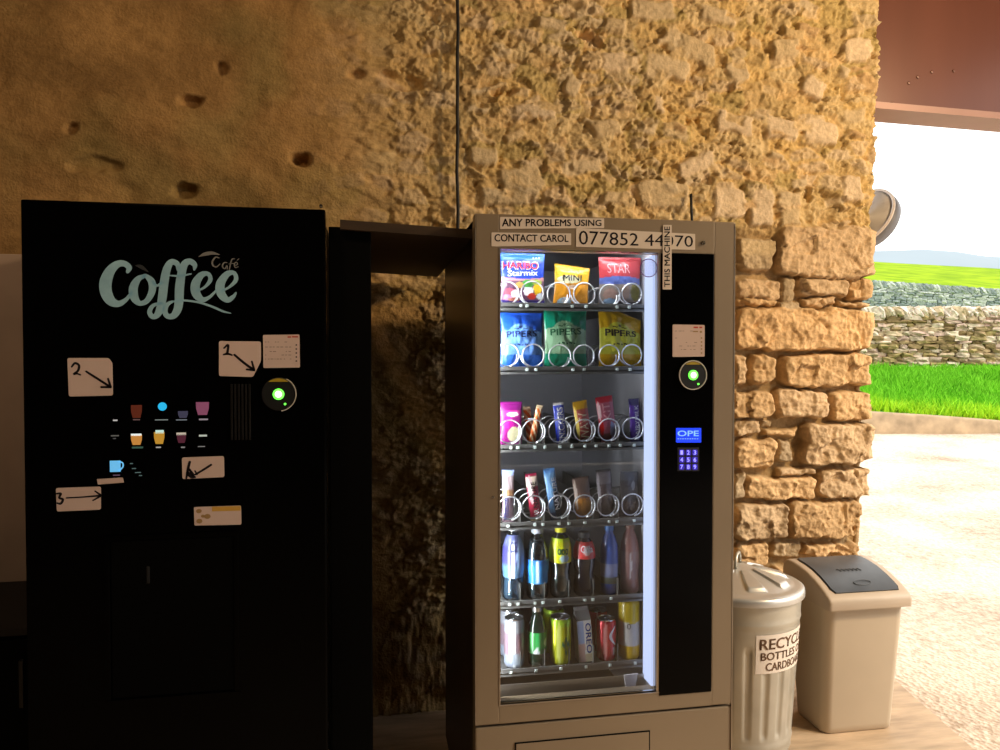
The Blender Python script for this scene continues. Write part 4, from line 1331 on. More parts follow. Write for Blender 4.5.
# ================================================================== PRODUCTS
def col_art(bands, blobs=()):
    def f(U, V):
        C = np.zeros(U.shape + (3,)); C[:] = bands[0][1]
        for b_ in bands[1:]:
            v0, col = b_[0], b_[1]
            wob = b_[2] if len(b_) > 2 else 0
            m = V > v0 + wob * np.sin(U * PI)
            C[m] = col
        for (u, v, ru, rv, col) in blobs:
            m = ((U - u) / ru) ** 2 + ((V - v) / rv) ** 2 < 1
            C[m] = col
        return C
    return f


class Pouch:
    """a sealed film bag or bar wrapper: local frame, base at z=0, front towards -Y"""
    def __init__(s, w, h, t, art, seed=0, skew=0.0, wr=.0025, pinch=.05, n=(44, 60), corner=0.0):
        s.w, s.h, s.t, s.seed, s.skew, s.wr, s.pinch, s.corner = w, h, t, seed, skew, wr, pinch, corner
        s.n, s.art = n, art

    def pt(s, U, V, side=-1):
        bulge = np.sin(PI * np.clip(U, 0, 1)) ** .65 * np.sin(PI * np.clip((V - .05) / .9, 0, 1)) ** .55
        wrn = (fbm(U * 5 + s.seed, V * 5, 3, s.seed, True) - .5) * s.wr * 2
        y = side * (s.t / 2 * bulge + .0006) + wrn * (.3 + bulge)
        x = (U - .5) * s.w * (1 - s.pinch * np.sin(PI * V)) + s.skew * s.w * V
        z = V * s.h + s.corner * s.h * (V ** 3) * (.5 - U)
        return x, y, z

    def build(s, name, mat, parent):
        nx, ny = s.n
        u = np.linspace(0, 1, nx); v = np.linspace(0, 1, ny)
        # zig-zag sealed ends
        U, V = np.meshgrid(u, v)
        Vz = V.copy()
        Vz[0] += .012 * (np.arange(nx) % 2); Vz[-1] -= .012 * (np.arange(nx) % 2)
        F_ = np.stack(s.pt(U, Vz, -1), -1); B_ = np.stack(s.pt(U, Vz, 1), -1)
        P = np.concatenate([F_, B_[:, ::-1]], 1)
        P = np.concatenate([P, P[:, :1]], 1)
        Cf = s.art(U, V); Cb = Cf[:, ::-1]
        crimp = ((V < .045) | (V > .955))[..., None]
        Cf = Cf * np.where(crimp, .85 + .15 * ((np.arange(nx) % 2)[None, :, None]), 1)
        C = np.concatenate([Cf, Cb, Cf[:, :1]], 1)
        me = grid_mesh(name, P, np.clip(C, 0, 1))
        return link(name, me, mat, parent, world=False, smooth=True)

    def text(s, txt, u0, v0, u1, v1, mat, parent, bold=.03, rot=False, name='lettering', tilt=0.0):
        def fn(a, b_):
            if rot: uu, vv_ = u0 + (u1 - u0) * (1 - b_), v0 + (v1 - v0) * a
            else: uu, vv_ = u0 + (u1 - u0) * a, v0 + (v1 - v0) * b_ + tilt * a
            x, y, z = s.pt(np.array([[uu]]), np.array([[vv_]]))
            return (float(x[0, 0]), float(y[0, 0]) - .0014, float(z[0, 0]))
        me = text_mesh(txt, fn, bold)
        return link(name, me, mat, parent, world=False)


T_ = {k_: pm('print_' + k_, c_, .45) for k_, c_ in dict(white=(.85, .85, .88), navy=(.01, .02, .12), red=(.62, .02, .05), dark=(.015, .012, .012), maroon=(.22, .01, .03), pink=(.75, .35, .38), blue=(.01, .05, .45), green=(.02, .14, .06), cream=(.8, .7, .5)).items()}


def place(name, x0, y0, x1, y1, Y, ri, label, cat, group=None, lean=0.0):
    """stand a product on tray ri: returns root, width, height"""
    a_, b_ = W((x0 + x1) / 2, y1, Y), W((x0 + x1) / 2, y0, Y)
    zt_ = tray_z[ri] - .009
    w_ = (x1 - x0) / F * Y * 1.035
    hh_ = b_.z - zt_
    w_ -= hh_ * abs(math.sin(lean))
    o = root(name, (a_.x - math.sin(lean) * hh_ / 2, Y, zt_ + .0012 + w_ / 2 * abs(math.sin(lean))), label, cat, group)
    o.rotation_euler = (0, lean, 0)
    return o, w_, b_.z - zt_


YP = YT + .045
SN = 'snacks in the upper three rows of the machine'
# row 1
r, w_, h_ = place('sweet_bag', 500, 253.5, 545, 308, YP, 0, 'blue bag of mixed gummy sweets, first on the top tray behind the glass', 'sweet bag')
ac = [(.14, (.02, .02, .22)), (.50, (.60, .22, .26)), (.56, (.05, .10, .55), .05), (.0, (.0, .0, .0))]
art = col_art([(0, (.03, .02, .20)), (.12, (.16, .07, .13)), (.48, (.62, .28, .30)), (.55, (.015, .06, .50), -.03), (.86, (.02, .16, .72), .02)],
              [(.18, .28, .12, .06, (.75, .1, .15)), (.32, .24, .10, .07, (.9, .85, .8)), (.15, .18, .1, .05, (.8, .3, .5)), (.62, .30, .11, .10, (.85, .88, .85)), (.60, .43, .14, .07, (.08, .35, .06)), (.84, .34, .10, .12, (.9, .55, .02)),
               (.70, .20, .10, .06, (.7, .05, .03)), (.90, .20, .09, .06, (.75, .78, .85)), (.40, .40, .1, .06, (.55, .35, .1)), (.30, .14, .16, .03, (.85, .3, .2)), (.82, .46, .12, .05, (.4, .5, .1))])
P_ = Pouch(w_, h_, .030, art, 1)
P_.build('bag', M['attr'], r)
P_.text('HARIBO', .02, .685, .86, .84, T_['white'], r, .10, name='lettering')
P_.text('HARIBO', .035, .70, .845, .825, T_['red'], r, .035).location.y -= .0012
P_.text('Starmix', .14, .56, .84, .67, T_['white'], r, .04, tilt=.02)
P_.text('- - -', .72, .90, .88, .92, T_['white'], r)
r, w_, h_ = place('snack_bag', 550.5, 266, 590, 308, YP, 0, 'orange gold snack bag with crimped top, middle of the top tray', 'snack bag')
art = col_art([(0, (.60, .22, .015)), (.12, (.72, .30, .02)), (.62, (.80, .42, .02)), (.86, (.62, .34, .01))],
              [(.30, .14, .20, .10, (.45, .62, .75)), (.32, .17, .10, .06, (.9, .9, .9)), (.40, .66, .34, .09, (.72, .68, .42)), (.5, .48, .13, .05, (.8, .55, .4))])
P_ = Pouch(w_ * .92, h_, .028, art, 5, .06, corner=.10); P_.build('bag', M['attr'], r)
P_.text('MINI', .22, .62, .76, .76, T_['dark'], r, .05, tilt=.02)
r, w_, h_ = place('sweet_bag', 597, 257.5, 642, 307, YP, 0, 'red topped sweet bag with blue band, last on the top tray', 'sweet bag')
art = col_art([(0, (.10, .08, .08)), (.12, (.24, .20, .17)), (.46, (.10, .14, .40)), (.58, (.42, .04, .05), .04)], [(.25, .26, .16, .12, (.35, .22, .18)), (.6, .3, .12, .14, (.30, .20, .14)), (.86, .32, .12, .18, (.17, .15, .03)), (.24, .14, .14, .05, (.25, .38, .55))])
P_ = Pouch(w_, h_, .03, art, 9); P_.build('bag', M['attr'], r)
P_.text('STAR', .18, .68, .72, .86, T_['pink'], r, .0)
# row 2: crisps
def crisps(x0, y0, x1, y1, dk, lt, foot, lab, seed, ink, skew=0, corner=0):
    r, w_, h_ = place('crisp_packet', x0, y0, x1, y1, YP, 1, lab, 'crisp packet')
    art = col_art([(0, foot), (.26, lt), (.64, dk, .10)], [(.45, .70, .24, .10, lt), (.30, .64, .3, .06, lt)])
    P_ = Pouch(w_, h_, .034, art, seed, skew, .004, corner=corner); P_.build('bag', M['attr'], r)
    P_.text('PIPERS', .12, .56, .86, .67, T_[ink], r, .025, tilt=.02)
    P_.text('fizz'.replace('fizz', '~*~'), .30, .71, .62, .77, T_[ink], r, .03, name='print')
    P_.text('- ~ - ~ -', .30, .42, .70, .46, T_[ink], r, .02, name='print')
crisps(500, 313, 543, 368, (.015, .10, .62), (.16, .36, .85), (.03, .17, .72), 'blue crisp packet with pale blue front, first on the second tray', 11, 'navy')
crisps(543.5, 309.5, 588, 368, (.005, .30, .17), (.34, .58, .34), (.01, .34, .18), 'green crisp packet with pale green front, middle of the second tray', 13, 'green', -.02)
crisps(597.5, 312, 643, 368, (.62, .36, .01), (.62, .60, .06), (.72, .42, .01), 'yellow crisp packet with one tall twisted corner, last on the second tray', 17, 'dark', -.02, .30)

# row 3: bars in coils
def bar(name, x0, y0, x1, y1, ri, art, lab, cat='chocolate bar', lean=0, txts=(), t=.018, Y=None, seed=3):
    r, w_, h_ = place(name, x0, y0, x1, y1, Y or YP, ri, lab, cat, None, lean)
    P_ = Pouch(w_ * (1.25 if lean else 1), h_ / math.cos(lean), t, art, seed, 0, .0012, .03, (24, 50)); P_.build('wrapper', M['attr'], r)
    for tx in txts: P_.text(*tx[:5], T_[tx[5]], r, tx[6] if len(tx) > 6 else .03, rot=tx[7] if len(tx) > 7 else False)
    return r, P_
bar('sweet_packet', 500, 402, 522, 444, 2, col_art([(0, (.28, .01, .18)), (.42, (.42, .012, .25)), (.66, (.52, .03, .26)), (.80, (.20, .01, .15))], [(.62, .27, .30, .17, (.80, .76, .45)), (.55, .72, .28, .05, (.9, .75, .75))]),
    'magenta sweet packet with a cream disc, first on the third tray', 'sweet packet', t=.02)
def stripes(c1, c2, n, a_=3.0, thr=.3):
    def f(U, V):
        C = np.zeros(U.shape + (3,)); C[:] = c1
        C[np.sin((V * n + U * 1.2) * 2 * PI) > thr] = c2
        C[V > .9] = c2
        return C
    return f
bar('twisted_bar', 523.5, 407, 534, 441, 2, stripes((.62, .10, .01), (.75, .55, .35), 4), 'slim orange striped bar, rear of the two orange bars on the third tray', lean=-.12, t=.012, Y=YP + .022)
bar('twisted_bar', 528.5, 406, 542.5, 441, 2, stripes((.70, .13, .01), (.80, .60, .36), 5), 'orange and cream striped bar, front of the two orange bars on the third tray', lean=.22, t=.014)
bar('chocolate_bar', 553.5, 403, 566.5, 443, 2, col_art([(0, (.70, .70, .72)), (.05, (.03, .05, .42)), (.93, (.75, .72, .70))], [(.1, .3, .22, .3, (.02, .04, .40)), (.55, .5, .45, .42, (.12, .15, .55))]), 'blue and white chocolate bar leaning in the third coil of the third tray', lean=-.10,
    txts=[('SNICKERS', .25, .06, .85, .88, 'white', .06, True)])
bar('chocolate_bar', 573, 402, 592, 442, 2, col_art([(0, (.28, .12, .02)), (.08, (.45, .10, .09)), (.80, (.55, .30, .02))], [(.08, .45, .10, .42, (.85, .65, .15))]), 'gold topped chocolate bar with maroon front in the fourth coil of the third tray', lean=-.16,
    txts=[('Ripples'[:0] + 'VVAVV', .22, .08, .8, .72, 'cream', .02, True)])
bar('chocolate_bar', 596, 397.5, 617, 440, 2, col_art([(0, (.20, .05, .05)), (.22, (.42, .10, .16)), (.55, (.50, .12, .17)), (.86, (.50, .03, .05))], [(.12, .4, .12, .22, (.65, .01, .01)), (.75, .25, .15, .20, (.35, .38, .60)), (.10, .7, .1, .2, (.8, .55, .55))]), 'red chocolate bar with pale lettering in the fifth coil of the third tray', lean=-.14,
    txts=[('KIT', .3, .5, .75, .85, 'pink', .02, True)])
bar('chocolate_bar', 629, 399, 640, 440, 2, col_art([(0, (.10, .08, .16)), (.10, (.10, .04, .30)), (.85, (.03, .02, .12))]), 'dark purple chocolate bar in the last coil of the third tray', lean=-.05, txts=[('DAIRYMILK', .45, .08, .85, .85, 'white', .0, True)])
# row 4
bar('snack_bar', 502, 470, 514, 518, 3, col_art([(0, (.14, .09, .11)), (.5, (.36, .19, .09)), (.62, (.33, .26, .27)), (.88, (.30, .40, .65))]), 'pale bar with tan middle and blue end, first on the fourth tray', lean=0, txts=[('mmmmm', .15, .05, .5, .5, 'navy', .02, True)])
bar('snack_bar', 526, 474, 541, 519, 3, col_art([(0, (.68, .55, .35)), (.10, (.45, .02, .06)), (.72, (.70, .58, .45)), (.92, (.32, .01, .05))], [(.30, .66, .2, .3, (.65, .5, .5))]), 'red and cream wrapped bar leaning in the second coil of the fourth tray', lean=-.12,
    txts=[('NATURE', .35, .28, .8, .82, 'dark', .05, True), ('BAR', .35, .05, .8, .25, 'white', .04, True)])
bar('snack_bar', 544, 469, 561, 518, 3, col_art([(0, (.03, .06, .14)), (.15, (.09, .22, .42)), (.45, (.18, .36, .62)), (.90, (.10, .25, .55))], [(.75, .3, .3, .28, (.02, .03, .05))]), 'blue wrapped bar leaning in the third coil of the fourth tray', lean=-.15,
    txts=[('NATURE', .5, .2, .95, .82, 'white', .05, True)])
bar('snack_bar', 573, 478, 592, 518, 3, col_art([(0, (.50, .20, .03)), (.50, (.22, .11, .08)), (.62, (.16, .10, .08))], [(.1, .6, .08, .38, (.55, .45, .38)), (.6, .25, .3, .2, (.65, .28, .04))]), 'brown bar with amber lower half in the fourth coil of the fourth tray', lean=-.12)
bar('snack_bar', 596.5, 470, 613, 517, 3, col_art([(0, (.06, .045, .05)), (.40, (.10, .07, .075)), (.7, (.20, .17, .18)), (.94, (.08, .07, .07))], [(.1, .5, .08, .45, (.35, .32, .34))]), 'dim grey brown bar in the fifth coil of the fourth tray', lean=-.08)
bar('snack_bar', 620, 472, 637, 516, 3, col_art([(0, (.08, .05, .05)), (.35, (.06, .055, .06)), (.8, (.10, .10, .11))], [(.7, .7, .1, .1, (.3, .3, .3))]), 'dark grey bar in the last coil of the fourth tray', lean=.03)

# row 5: bottles
BOT = [(0, 0), (.42, 0), (.48, .02), (.5, .08), (.47, .20), (.46, .30), (.5, .42), (.5, .60), (.47, .70), (.34, .82), (.22, .88), (.20, .93), (.20, .95)]
def bottle(x0, y0, x1, y1, body, capm, lab_z, art, label, txt=None, Y=None, prof=BOT, ri=4, cap=True, liquid=None, name='drink_bottle', cat='bottle'):
    r, w_, h_ = place(name, x0, y0, x1, y1, Y or YP + .01, ri, label, cat)
    MB().lathe([(max(a_ * w_, .0002), b_ * h_) for a_, b_ in prof], (0, 0, 0), 32).build('bottle_body', body, r, smooth=True, world=False)
    if liquid:
        MB().lathe([(max(a_ * w_ * .94, .0002), b_ * h_ * .98 + .001) for a_, b_ in prof if b_ < .84], (0, 0, 0), 28).build('liquid', liquid, r, smooth=True, world=False)
    if cap:
        MB().lathe([(.0001, h_), (.24 * w_, h_), (.26 * w_, h_ * .985), (.26 * w_, h_ * .915), (.20 * w_, h_ * .91)], (0, 0, 0), 24).build('cap', capm, r, smooth=False, world=False)
    if lab_z:
        z0_, z1_ = lab_z[0] * h_, lab_z[1] * h_
        pr = np.array(prof)
        rr = lambda z: float(np.interp(z / h_, pr[1:, 1] + np.arange(len(pr) - 1) * 1e-6, pr[1:, 0])) * w_ + .0008
        tt = np.linspace(0, 2 * PI, 49); zz = np.linspace(z0_, z1_, 12)
        TT, ZZ = np.meshgrid(tt, zz)
        RR = np.vectorize(rr)(ZZ)
        P = np.stack([RR * np.sin(TT), -RR * np.cos(TT), ZZ], -1)
        C = art(((TT / (2 * PI) + .5) % 1), (ZZ - z0_) / (z1_ - z0_))
        lb = link('label_wrap', grid_mesh('label_wrap', P, C), M['attr'], r, world=False, smooth=True)
        if txt:
            s_, a0, a1, v0, v1, ink, rot = txt
            def fn(a_, b_):
                if rot: th, z = a0 + (a1 - a0) * (1 - b_), z0_ + (z1_ - z0_) * (v0 + (v1 - v0) * a_)
                else: th, z = a0 + (a1 - a0) * a_, z0_ + (z1_ - z0_) * (v0 + (v1 - v0) * b_)
                q_ = rr(z) + .0008
                return (q_ * math.sin(th), -q_ * math.cos(th), z)
            link('lettering', text_mesh(s_, fn, .04), T_[ink], lb, world=False)
    return r
pet = clear_mat('clear_plastic', (.80, .88, .90), .16, .08)
petb = clear_mat('bluish_plastic', (.55, .72, .85), .18, .08)
water = clear_mat('water', (.62, .80, .92), .10, .05, .22)
cola = pm('dark_cola', (.012, .010, .014), .12, coat=.6)
pink = pm('pink_drink', (.30, .13, .11), .3, coat=.4)
capg = pm('grey_cap', (.42, .45, .50), .4)
capb = pm('dark_cap', (.05, .05, .06), .4)
capy = pm('yellow_cap', (.75, .72, .02), .4)
one = lambda c_: col_art([(0, c_)])
bottle(502.5, 524, 524, 593, petb, capg, (.30, .86), col_art([(0, (.08, .17, .28)), (.3, (.05, .05, .20)), (.75, (.12, .14, .32))], [(.62, .5, .1, .5, (.35, .5, .75)), (.47, .4, .03, .5, (.75, .8, .9))]), 'clear bottle with violet blue sleeve and pale cap, first on the fifth tray', ('ICE', -.7, .2, .62, .86, 'navy', False), liquid=water)
bottle(526, 527, 548.5, 592, pet, capg, (.22, .56), col_art([(0, (.03, .30, .75)), (.8, (.02, .20, .65))], [(.47, .5, .025, .5, (.7, .85, .95))]), 'clear water bottle with bright blue label low on its body on the fifth tray', liquid=water)
SPR = [(0, 0), (.40, 0), (.49, .05), (.50, .16), (.44, .30), (.42, .36), (.5, .48), (.5, .64), (.48, .74), (.38, .84), (.22, .92), (.2, .95)]
bottle(549.5, 526, 571, 591, pet, capy, (.50, .84), col_art([(0, (.68, .70, .01)), (.82, (.55, .70, .02))], [(.52, .18, .07, .18, (.45, .65, .75))]), 'clear lemonade bottle with yellow label high on its body on the fifth tray', ('ooo', -.5, .5, .35, .6, 'green', False), prof=SPR, liquid=clear_mat('lemonade', (.78, .90, .86), .1, .05, .38))
bottle(573, 532, 595, 590, cola, capb, (.60, .86), col_art([(0, (.66, .04, .04))], [(.5, .5, .05, .3, (.8, .6, .6))]), 'dark cola bottle with red label on the fifth tray', ('Cola'[:3] + 'a', -.6, .6, .4, .8, 'white', False), prof=SPR)
bottle(600, 524.5, 618, 588, pm('blue_sports_plastic', (.04, .10, .38), .3, coat=.4), pm('blue_cap', (.05, .17, .45), .4), (.16, .45), col_art([(0, (.12, .14, .10)), (.3, (.22, .26, .45))]), 'solid blue drink bottle, fifth along the fifth tray', None)
bottle(620, 522, 639, 588, pink, pm('brown_cap', (.22, .10, .07), .4), (.2, .6), col_art([(0, (.26, .13, .12)), (.6, (.30, .16, .14))], [(.46, .5, .02, .5, (.6, .55, .55))]), 'reddish brown drink bottle, last on the fifth tray', None)

# row 6: cans, small bottle, carton
CAN = [(0, .02), (.36, .0), (.40, .0), (.5, .06), (.5, .90), (.46, .95), (.42, .975)]
def can(x0, y0, x1, y1, art, label, txt=None, second=None, name='drink_can'):
    r, w_, h_ = place(name, x0, y0, x1, y1, YP + .005, 5, label, 'can')
    n1 = len(CAN)
    zz = np.concatenate([[0, .02], np.linspace(.06, .90, 24), [.95]]); rad = np.interp(zz, [0, .02, .06, .9, .95], [.40, .44, .5, .5, .44]) * w_
    TT, ZZ = np.meshgrid(np.linspace(0, 2 * PI, 49), zz)
    RR = np.repeat(rad[:, None], 49, 1)
    P = np.stack([RR * np.sin(TT), -RR * np.cos(TT), ZZ * h_], -1)
    link('can_body', grid_mesh('can_body', P, art(((TT / (2 * PI) + .5) % 1), ZZ)), attr_mat('printed_can', .25, .35, .5), r, world=False, smooth=True)
    MB().lathe([(.44 * w_, .95 * h_), (.45 * w_, .975 * h_), (.43 * w_, .98 * h_), (.40 * w_, .955 * h_), (.0001, .955 * h_)], (0, 0, 0), 36).build('can_lid', M['can_metal'], r, world=False)
    MB().tube([(.16 * w_ * math.cos(t), -.12 * w_ + .2 * w_ * math.sin(t), .965 * h_) for t in np.linspace(0, 2 * PI, 17)], .0012, 6).build('ring_pull', M['can_metal'], r, world=False)
    if txt:
        for s_, a0, a1, v0, v1, ink, rot in txt:
            q_ = .5 * w_ + .0008
            def fn(a_, b_):
                th, z = (a0 + (a1 - a0) * (1 - b_), (v0 + (v1 - v0) * a_) * h_) if rot else (a0 + (a1 - a0) * a_, (v0 + (v1 - v0) * b_) * h_)
                return (q_ * math.sin(th), -q_ * math.cos(th), z)
            link('lettering', text_mesh(s_, fn, .03), T_[ink], r, world=False)
    if second:
        c_ = copy_tree(r); c_.location = (r.location.x, r.location.y + w_ * 1.12 + .012, r.location.z); c_['label'] = second
    return r
can(504, 616, 524.5, 661, col_art([(0, (.30, .34, .42)), (.25, (.28, .20, .24)), (.7, (.34, .36, .40))], [(.47, .45, .03, .5, (.85, .88, .92)), (.6, .45, .07, .25, (.5, .28, .32)), (.5, .18, .10, .12, (.42, .50, .58))]), 'silver and pale pink can, front of the first column on the bottom tray', None, 'silver and pale pink can standing behind the same can on the bottom tray')
TIN = [(0, 0), (.36, 0), (.44, .02), (.46, .10), (.46, .62), (.38, .74), (.24, .84), (.2, .95)]
bottle(527, 606, 547, 661, pm('dark_green_bottle', (.008, .022, .012), .15, coat=.6), M['can_metal'], (.22, .58), col_art([(0, (.02, .14, .03)), (.2, (.03, .25, .05))], [(.48, .5, .04, .6, (.03, .42, .09)), (.66, .5, .07, .2, (.5, .7, .5)), (.46, -.0, .05, .3, (.75, .78, .8))]), 'dark bottle with green label, second on the bottom tray', None, YP + .005, TIN, 5)
r2 = can(549.5, 615, 571, 659, col_art([(0, (.50, .55, .01)), (.5, (.55, .62, .01)), (.8, (.42, .68, .03))], [(.44, .45, .03, .5, (.78, .85, .2))]), 'lime yellow can, front of the third column on the bottom tray', [('~o~', -.1, .7, .2, .6, 'green', False)], 'lime yellow can standing behind the same can on the bottom tray')
# carton
r, w_, h_ = place('drink_carton', 572.5, 607, 592.5, 659, YP + .005, 5, 'white drink carton with blue lettering and folded grey top, fourth on the bottom tray', 'carton', None, -.07)
def carton_art(U, V):
    C = np.zeros(U.shape + (3,)); C[:] = (.80, .80, .82)
    C[(U < .45) & (V > .30)] = (.35, .45, .70)
    C[(U < .55) & (V < .45)] = (.62, .42, .38)
    C[(U + V * .3 > .5) & (V < .2)] = (.68, .58, .40)
    C[(U > .52 + .2 * (V - .5)) & (V > .18)] = (.84, .85, .88)
    return C
uu = np.linspace(0, 1, 24); U, V = np.meshgrid(uu, np.linspace(0, 1, 40))
hw = w_ * .46; hb = h_ * .78
mb = MB().box(-hw, hw, -hw, hw, 0, hb, .0015)
mb.build('carton_body', pm('carton_white', (.78, .78, .80), .5), r, world=False)
me = grid_mesh('carton_print', np.stack([(U - .5) * 2 * hw * .97, U * 0 - hw - .0005, V * hb * .98 + .001], -1), carton_art(U, V))
pr_ = link('carton_print', me, M['attr_matt'], r, world=False)
link('lettering', text_mesh('OREO', lambda a_, b_: (hw * (.15 + .75 * b_), -hw - .0012, hb * (.93 - .72 * a_)), .08), T_['blue'], pr_, world=False)
mb = MB()
bm = mb.bm
g0 = [bm.verts.new(p) for p in ((-hw, -hw, hb), (hw, -hw, hb), (hw, hw, hb), (-hw, hw, hb))]
g1 = [bm.verts.new(p) for p in ((-hw, -.002, h_ * .93), (hw, -.002, h_ * .93), (hw, .002, h_ * .93), (-hw, .002, h_ * .93))]
g2 = [bm.verts.new(p) for p in ((-hw, -.002, h_), (hw, -.002, h_), (hw, .002, h_), (-hw, .002, h_))]
for A_, B_ in ((g0, g1), (g1, g2)):
    for i in range(4): bm.faces.new((A_[i], A_[(i + 1) % 4], B_[(i + 1) % 4], B_[i]))
bm.faces.new(g2)
mb.build('folded_top', pm('carton_grey', (.30, .31, .31), .5), r, world=False)
r3 = can(596, 617, 616, 657, col_art([(0, (.50, .03, .04))], [(.44, .5, .03, .5, (.75, .3, .3)), (.60, .25, .03, .1, (.7, .55, .55))]), 'red can with white swirl, front of the fifth column on the bottom tray', None, 'red can with white swirl standing behind the same can on the bottom tray')
q_ = .5 * (616 - 596) / F * (YP) * 1.035 + .001
hC = r3.children[0].dimensions.z if False else .118
pts = []
for i in range(20):
    t = i / 19
    th = .15 + .45 * math.sin(t * PI) * (1 if t < .5 else .6) ; z = .10 - .05 * t
    pts.append((th, z))
mbs = MB()
prev_ = None
for i in range(19):
    for k_ in (0,):
        th0, z0_ = .75 - .6 * math.sin(PI * i / 19), .102 - .055 * i / 19
        th1, z1_ = .75 - .6 * math.sin(PI * (i + 1) / 19), .102 - .055 * (i + 1) / 19
        wd_ = .06 + .10 * math.sin(PI * i / 19)
        A_ = [mbs.bm.verts.new((q_ * math.sin(t), -q_ * math.cos(t), z)) for t, z in ((th0 - wd_, z0_), (th0 + wd_, z0_), (th1 + wd_, z1_), (th1 - wd_, z1_))]
        mbs.bm.faces.new(A_)
mbs.build('white_swirl', T_['white'], r3, world=False)
r, w_, h_ = place('tall_can', 617.5, 597, 640, 657, YP + .005, 5, 'tall yellow and white can, last on the bottom tray', 'can')
zz = np.concatenate([[0, .02], np.linspace(.04, .93, 40), [.97]]); rad = np.interp(zz, [0, .02, .04, .93, .97], [.40, .44, .48, .48, .42]) * w_
TT, ZZ = np.meshgrid(np.linspace(0, 2 * PI, 49), zz)
RR = np.repeat(rad[:, None], 49, 1)
art = col_art([(0, (.62, .38, .01)), (.24, (.52, .50, .46)), (.66, (.58, .42, .01), -.05)])
link('can_body', grid_mesh('can_body', np.stack([RR * np.sin(TT), -RR * np.cos(TT), ZZ * h_], -1), art(((TT / (2 * PI) + .5) % 1), ZZ)), M['attr'], r, world=False, smooth=True)
MB().lathe([(.42 * w_, .97 * h_), (.43 * w_, .995 * h_), (.38 * w_, .975 * h_), (.0001, .975 * h_)], (0, 0, 0), 32).build('can_lid', M['can_metal'], r, world=False)
MB().tube([(.48 * w_ * math.sin(-.35 + .16 * math.cos(t)) - 0, -.48 * w_ * math.cos(-.35 + .16 * math.cos(t)) - .0008, h_ * .56 + .007 * math.sin(t)) for t in np.linspace(0, 2 * PI, 25)], .0009, 5).build('ring_print', T_['dark'], r, world=False)

# ================================================================== BINS
# galvanised bin
BU, BV = .909, 2.85
bc = UV(BU, BV)
r = root('metal_dustbin', (bc.x, bc.y, 0), 'galvanised metal dustbin with ribbed lid and paper recycling label', 'bin')
RZ = .582
nseg, nz = 240, 60
tt = np.linspace(0, 2 * PI, nseg + 1); zz = np.concatenate([[0.0, .004, .012], np.linspace(.02, RZ, nz)])
TT, ZZ = np.meshgrid(tt, zz)
base = .192 + (.229 - .192) * ZZ / RZ
zone = smooth(ZZ, .07, .10) * (1 - smooth(ZZ, .40, .43))
rib = smooth(np.cos(TT * 20), .25, .75) * zone * .0065
bead = .004 * (np.exp(-((ZZ - .50) / .006) ** 2) + np.exp(-((ZZ - .045) / .006) ** 2))
RR = base - rib + bead
RR[0] = .188; RR[1] = .188
P = np.stack([RR * np.sin(TT), -RR * np.cos(TT), ZZ], -1)
autosmooth(link('bin_body', grid_mesh('bin_body', P), M['galv'], r, world=False), 40)
MB().lathe([(.188, .003), (.0001, .003)], (0, 0, 0), 48).build('bin_base', M['galv'], r, world=False)
# lid: shallow cone with pressed fans
rr_ = np.concatenate([np.linspace(.0005, .205, 34), [.215, .225, .232, .238, .240, .240, .236]])
zl_ = np.concatenate([.072 - .060 * (np.linspace(.0005, .205, 34) / .205) ** 1.25, [.011, .009, .006, .002, -.008, -.022, -.024]])
nl = 288
TT, RRm = np.meshgrid(np.linspace(0, 2 * PI, nl + 1), rr_)
ZL = np.repeat(zl_[:, None], nl + 1, 1)
fan = smooth(np.cos(TT * 8 + .9), -.15, .25) * smooth(RRm, .055, .070) * (1 - smooth(RRm, .175, .190))
ZL = ZL + fan * .009 * (.6 + RRm / .3)
P = np.stack([RRm * np.sin(TT), -RRm * np.cos(TT), ZL + RZ + .012], -1)
lid = autosmooth(link('bin_lid', grid_mesh('bin_lid', P), M['galv_lid'], r, world=False), 50)
hd = MB().tube([(-.045, 0, RZ + .076), (-.040, 0, RZ + .105), (-.02, 0, RZ + .122), (.02, 0, RZ + .122), (.040, 0, RZ + .105), (.045, 0, RZ + .076)], .006, 10)
me = hd.mesh(); me.transform(Matrix.Rotation(.9, 4, 'Z'))
link('lid_handle', me, M['galv'], lid, world=False, smooth=True)
# paper label bent round the body
a0, a1 = math.radians(-1) - AZ * 0, math.radians(66)
lz0, lz1 = .328, .470
def onbin(th, z, off=.0015):
    # th measured in the camera-level frame: 0 faces the viewer, positive to the right
    q = .192 + (.229 - .192) * z / RZ + off
    d_ = UV(math.sin(th) * q, -math.cos(th) * q)
    return (d_.x, d_.y, z)
th_ = np.linspace(a0, a1, 24); z_ = np.linspace(lz0, lz1, 8)
P = np.array([[onbin(t, z) for t in th_] for z in z_])
lb = link('paper_label', grid_mesh('paper_label', P), pm('bin_label_paper', (.80, .70, .60), .7), r, world=False, label='curved white paper label reading RECYCLE BOTTLES OR CARDBOARD')
brn = pm('brown_marker_print', (.13, .065, .03), .7)
for s_, t0, t1, v0, v1 in (('RECYCLE', .05, .98, .62, .90), ('BOTTLES OR', .07, 1.0, .345, .55), ('CARDBOARD', .15, 1.0, .07, .28)):
    fn = lambda a_, b_: onbin(a0 + (a1 - a0) * (t0 + (t1 - t0) * a_), lz0 + (lz1 - lz0) * (v0 + (v1 - v0) * b_), .0025)
    link('lettering', text_mesh(s_, fn, .025), brn, lb, world=False)

